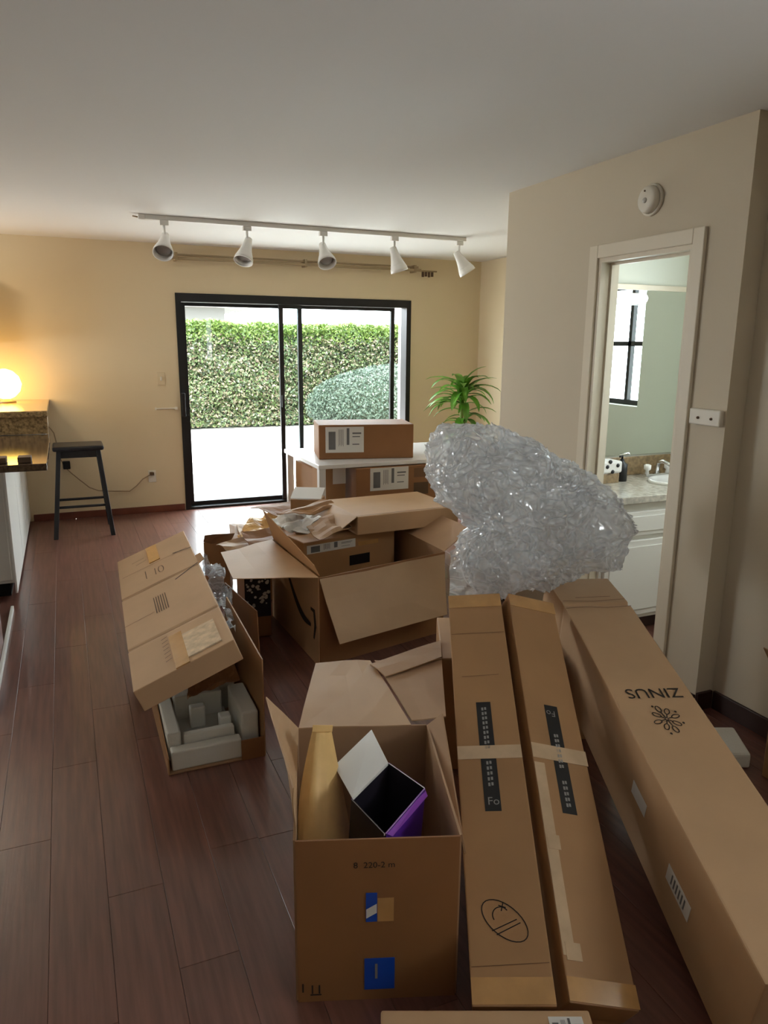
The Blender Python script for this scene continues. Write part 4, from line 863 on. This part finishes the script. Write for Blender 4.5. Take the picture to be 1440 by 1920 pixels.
kp = thing('kraft_paper', 'crumpled brown packing paper stuffed between foam and long pale carton', 'packing paper', (.45, 2.9, .15))
cr_sheet('sheet', [V(.36, 2.80, .17), V(.56, 2.78, .22), V(.58, 2.98, .29), V(.38, 2.99, .22)], .03, 18, M['card_dark'], kp, 5, 9)

# --- right-hand foam scrap and carton by the wall
t = thing('foam_scrap', 'white foam end piece on the floor by the wall behind the flower-logo carton', 'foam', (2.31, 1.86, 0))
hexa('block', [V(2.16, 1.84, .001), V(2.30, 1.775, .001), V(2.36, 1.92, .001), V(2.23, 1.97, .001), V(2.16, 1.84, .055), V(2.30, 1.775, .06), V(2.35, 1.91, .10), V(2.23, 1.96, .10)], M['foam'], t, .01)
rc_, ex, ey, P = yawbox('side_carton', 'upright cardboard carton standing against the wall beyond the flower-logo carton', (2.42, 1.555), .0, .24, .34, 0, .42, M['card'])
slab('flap', [P[3]+V(0, 0, .42), P[0]+V(0, 0, .42), P[0]+V(-.05, .0, .50), P[3]+V(-.05, .02, .52)], .004, M['card_in'], rc_)

# ------------------------------------------------------------------ white table and its boxes
tx0, tx1, ty0, ty1, tz = 1.60, 3.05, 4.90, 5.80, .74
tb_ = thing('white_table', 'plain white rectangular table near the glass door', 'table', ((tx0+tx1)/2, (ty0+ty1)/2, 0))
box('table_top', (tx0, ty0, tz-.03), (tx1, ty1, tz), M['tabletop'], tb_, bev=.004)
for x, y in ((tx0+.01, ty0+.02), (tx1-.06, ty0+.02), (tx0+.01, ty1-.07), (tx1-.06, ty1-.07)): box('leg', (x, y, 0), (x+.05, y+.05, tz-.03), M['tabletop'], tb_, bev=.003)
a_, b_ = at(598, 862, z=tz), at(768, 855, z=tz); ang = .22; wdt = (b_-a_).length; cc = (a_+b_)/2
htop = at(683, 795, y=cc.y).z
ex = V(math.cos(ang), -math.sin(ang), 0); ey = V(math.sin(ang), math.cos(ang), 0); cc2 = a_+ex*wdt/2+ey*.2
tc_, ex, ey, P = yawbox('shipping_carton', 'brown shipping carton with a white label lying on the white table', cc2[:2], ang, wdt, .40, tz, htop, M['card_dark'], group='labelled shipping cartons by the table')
label_print(P[0]+ex*wdt*.07+V(0, 0, tz+.05), ex, V(0, 0, 1), wdt*.40, htop-tz-.065, tc_, 1)
def ycarton(lab, x0, x1, y0, y1, z0, z1, m_): return yawbox('shipping_carton', lab, ((x0+x1)/2, (y0+y1)/2), 0, x1-x0, y1-y0, z0, z1, m_, group='labelled shipping cartons by the table')
a_ = at(668, 868, y=4.86); b_ = at(812, 868, y=4.86); zl = at(668, 932, y=4.86).z
sc1, ex, ey, P = ycarton('brown shipping carton with a white label propped in front of the table edge', a_.x, b_.x+.03, 4.86, 5.15, .36, .705, M['card_dark'])
c0 = at(694, 921, y=4.859); c1 = at(766, 874, y=4.859); label_print(V(c0.x, 4.859, c0.z), ex, V(0, 0, 1), c1.x-c0.x, c1.z-c0.z, sc1, 4); c2 = at(776, 900, y=4.859); decal('print_patch', V(c2.x, 4.8595, c2.z), ex, V(0, 0, 1), 0, .10, .02, .09, M['crease'], sc1)
decal('print_patch', V(c2.x, 4.8595, c2.z-.11), ex, V(0, 0, 1), 0, .12, .0, .09, M['inkfade'], sc1)
ycarton('plain brown carton beneath the labelled carton at the table edge', a_.x-.02, b_.x+.05, 4.87, 5.2, 0, .358, M['card'])
a2 = at(604, 870, y=5.0); b2_ = at(667, 870, y=5.0)
sc2, ex, ey, P = ycarton('carton with a bright white label under the table by its leg', a2.x, min(b2_.x, a_.x-.03), 5.0, 5.24, 0, .70, M['card'])
c0 = at(624, 908, y=4.999); c1 = at(648, 870, y=4.999); decal('label', V(c0.x, 4.999, c0.z), ex, V(0, 0, 1), 0, c1.x-c0.x, 0, c1.z-c0.z, M['paper'], sc2, .001, 'bright white label')
bd = props(box('leaning_board', (1.665, 5.25, .001), (1.70, 5.70, .66), M['card'], bev=.003), 'flat brown carton board standing under the table beside its leg', 'cardboard')
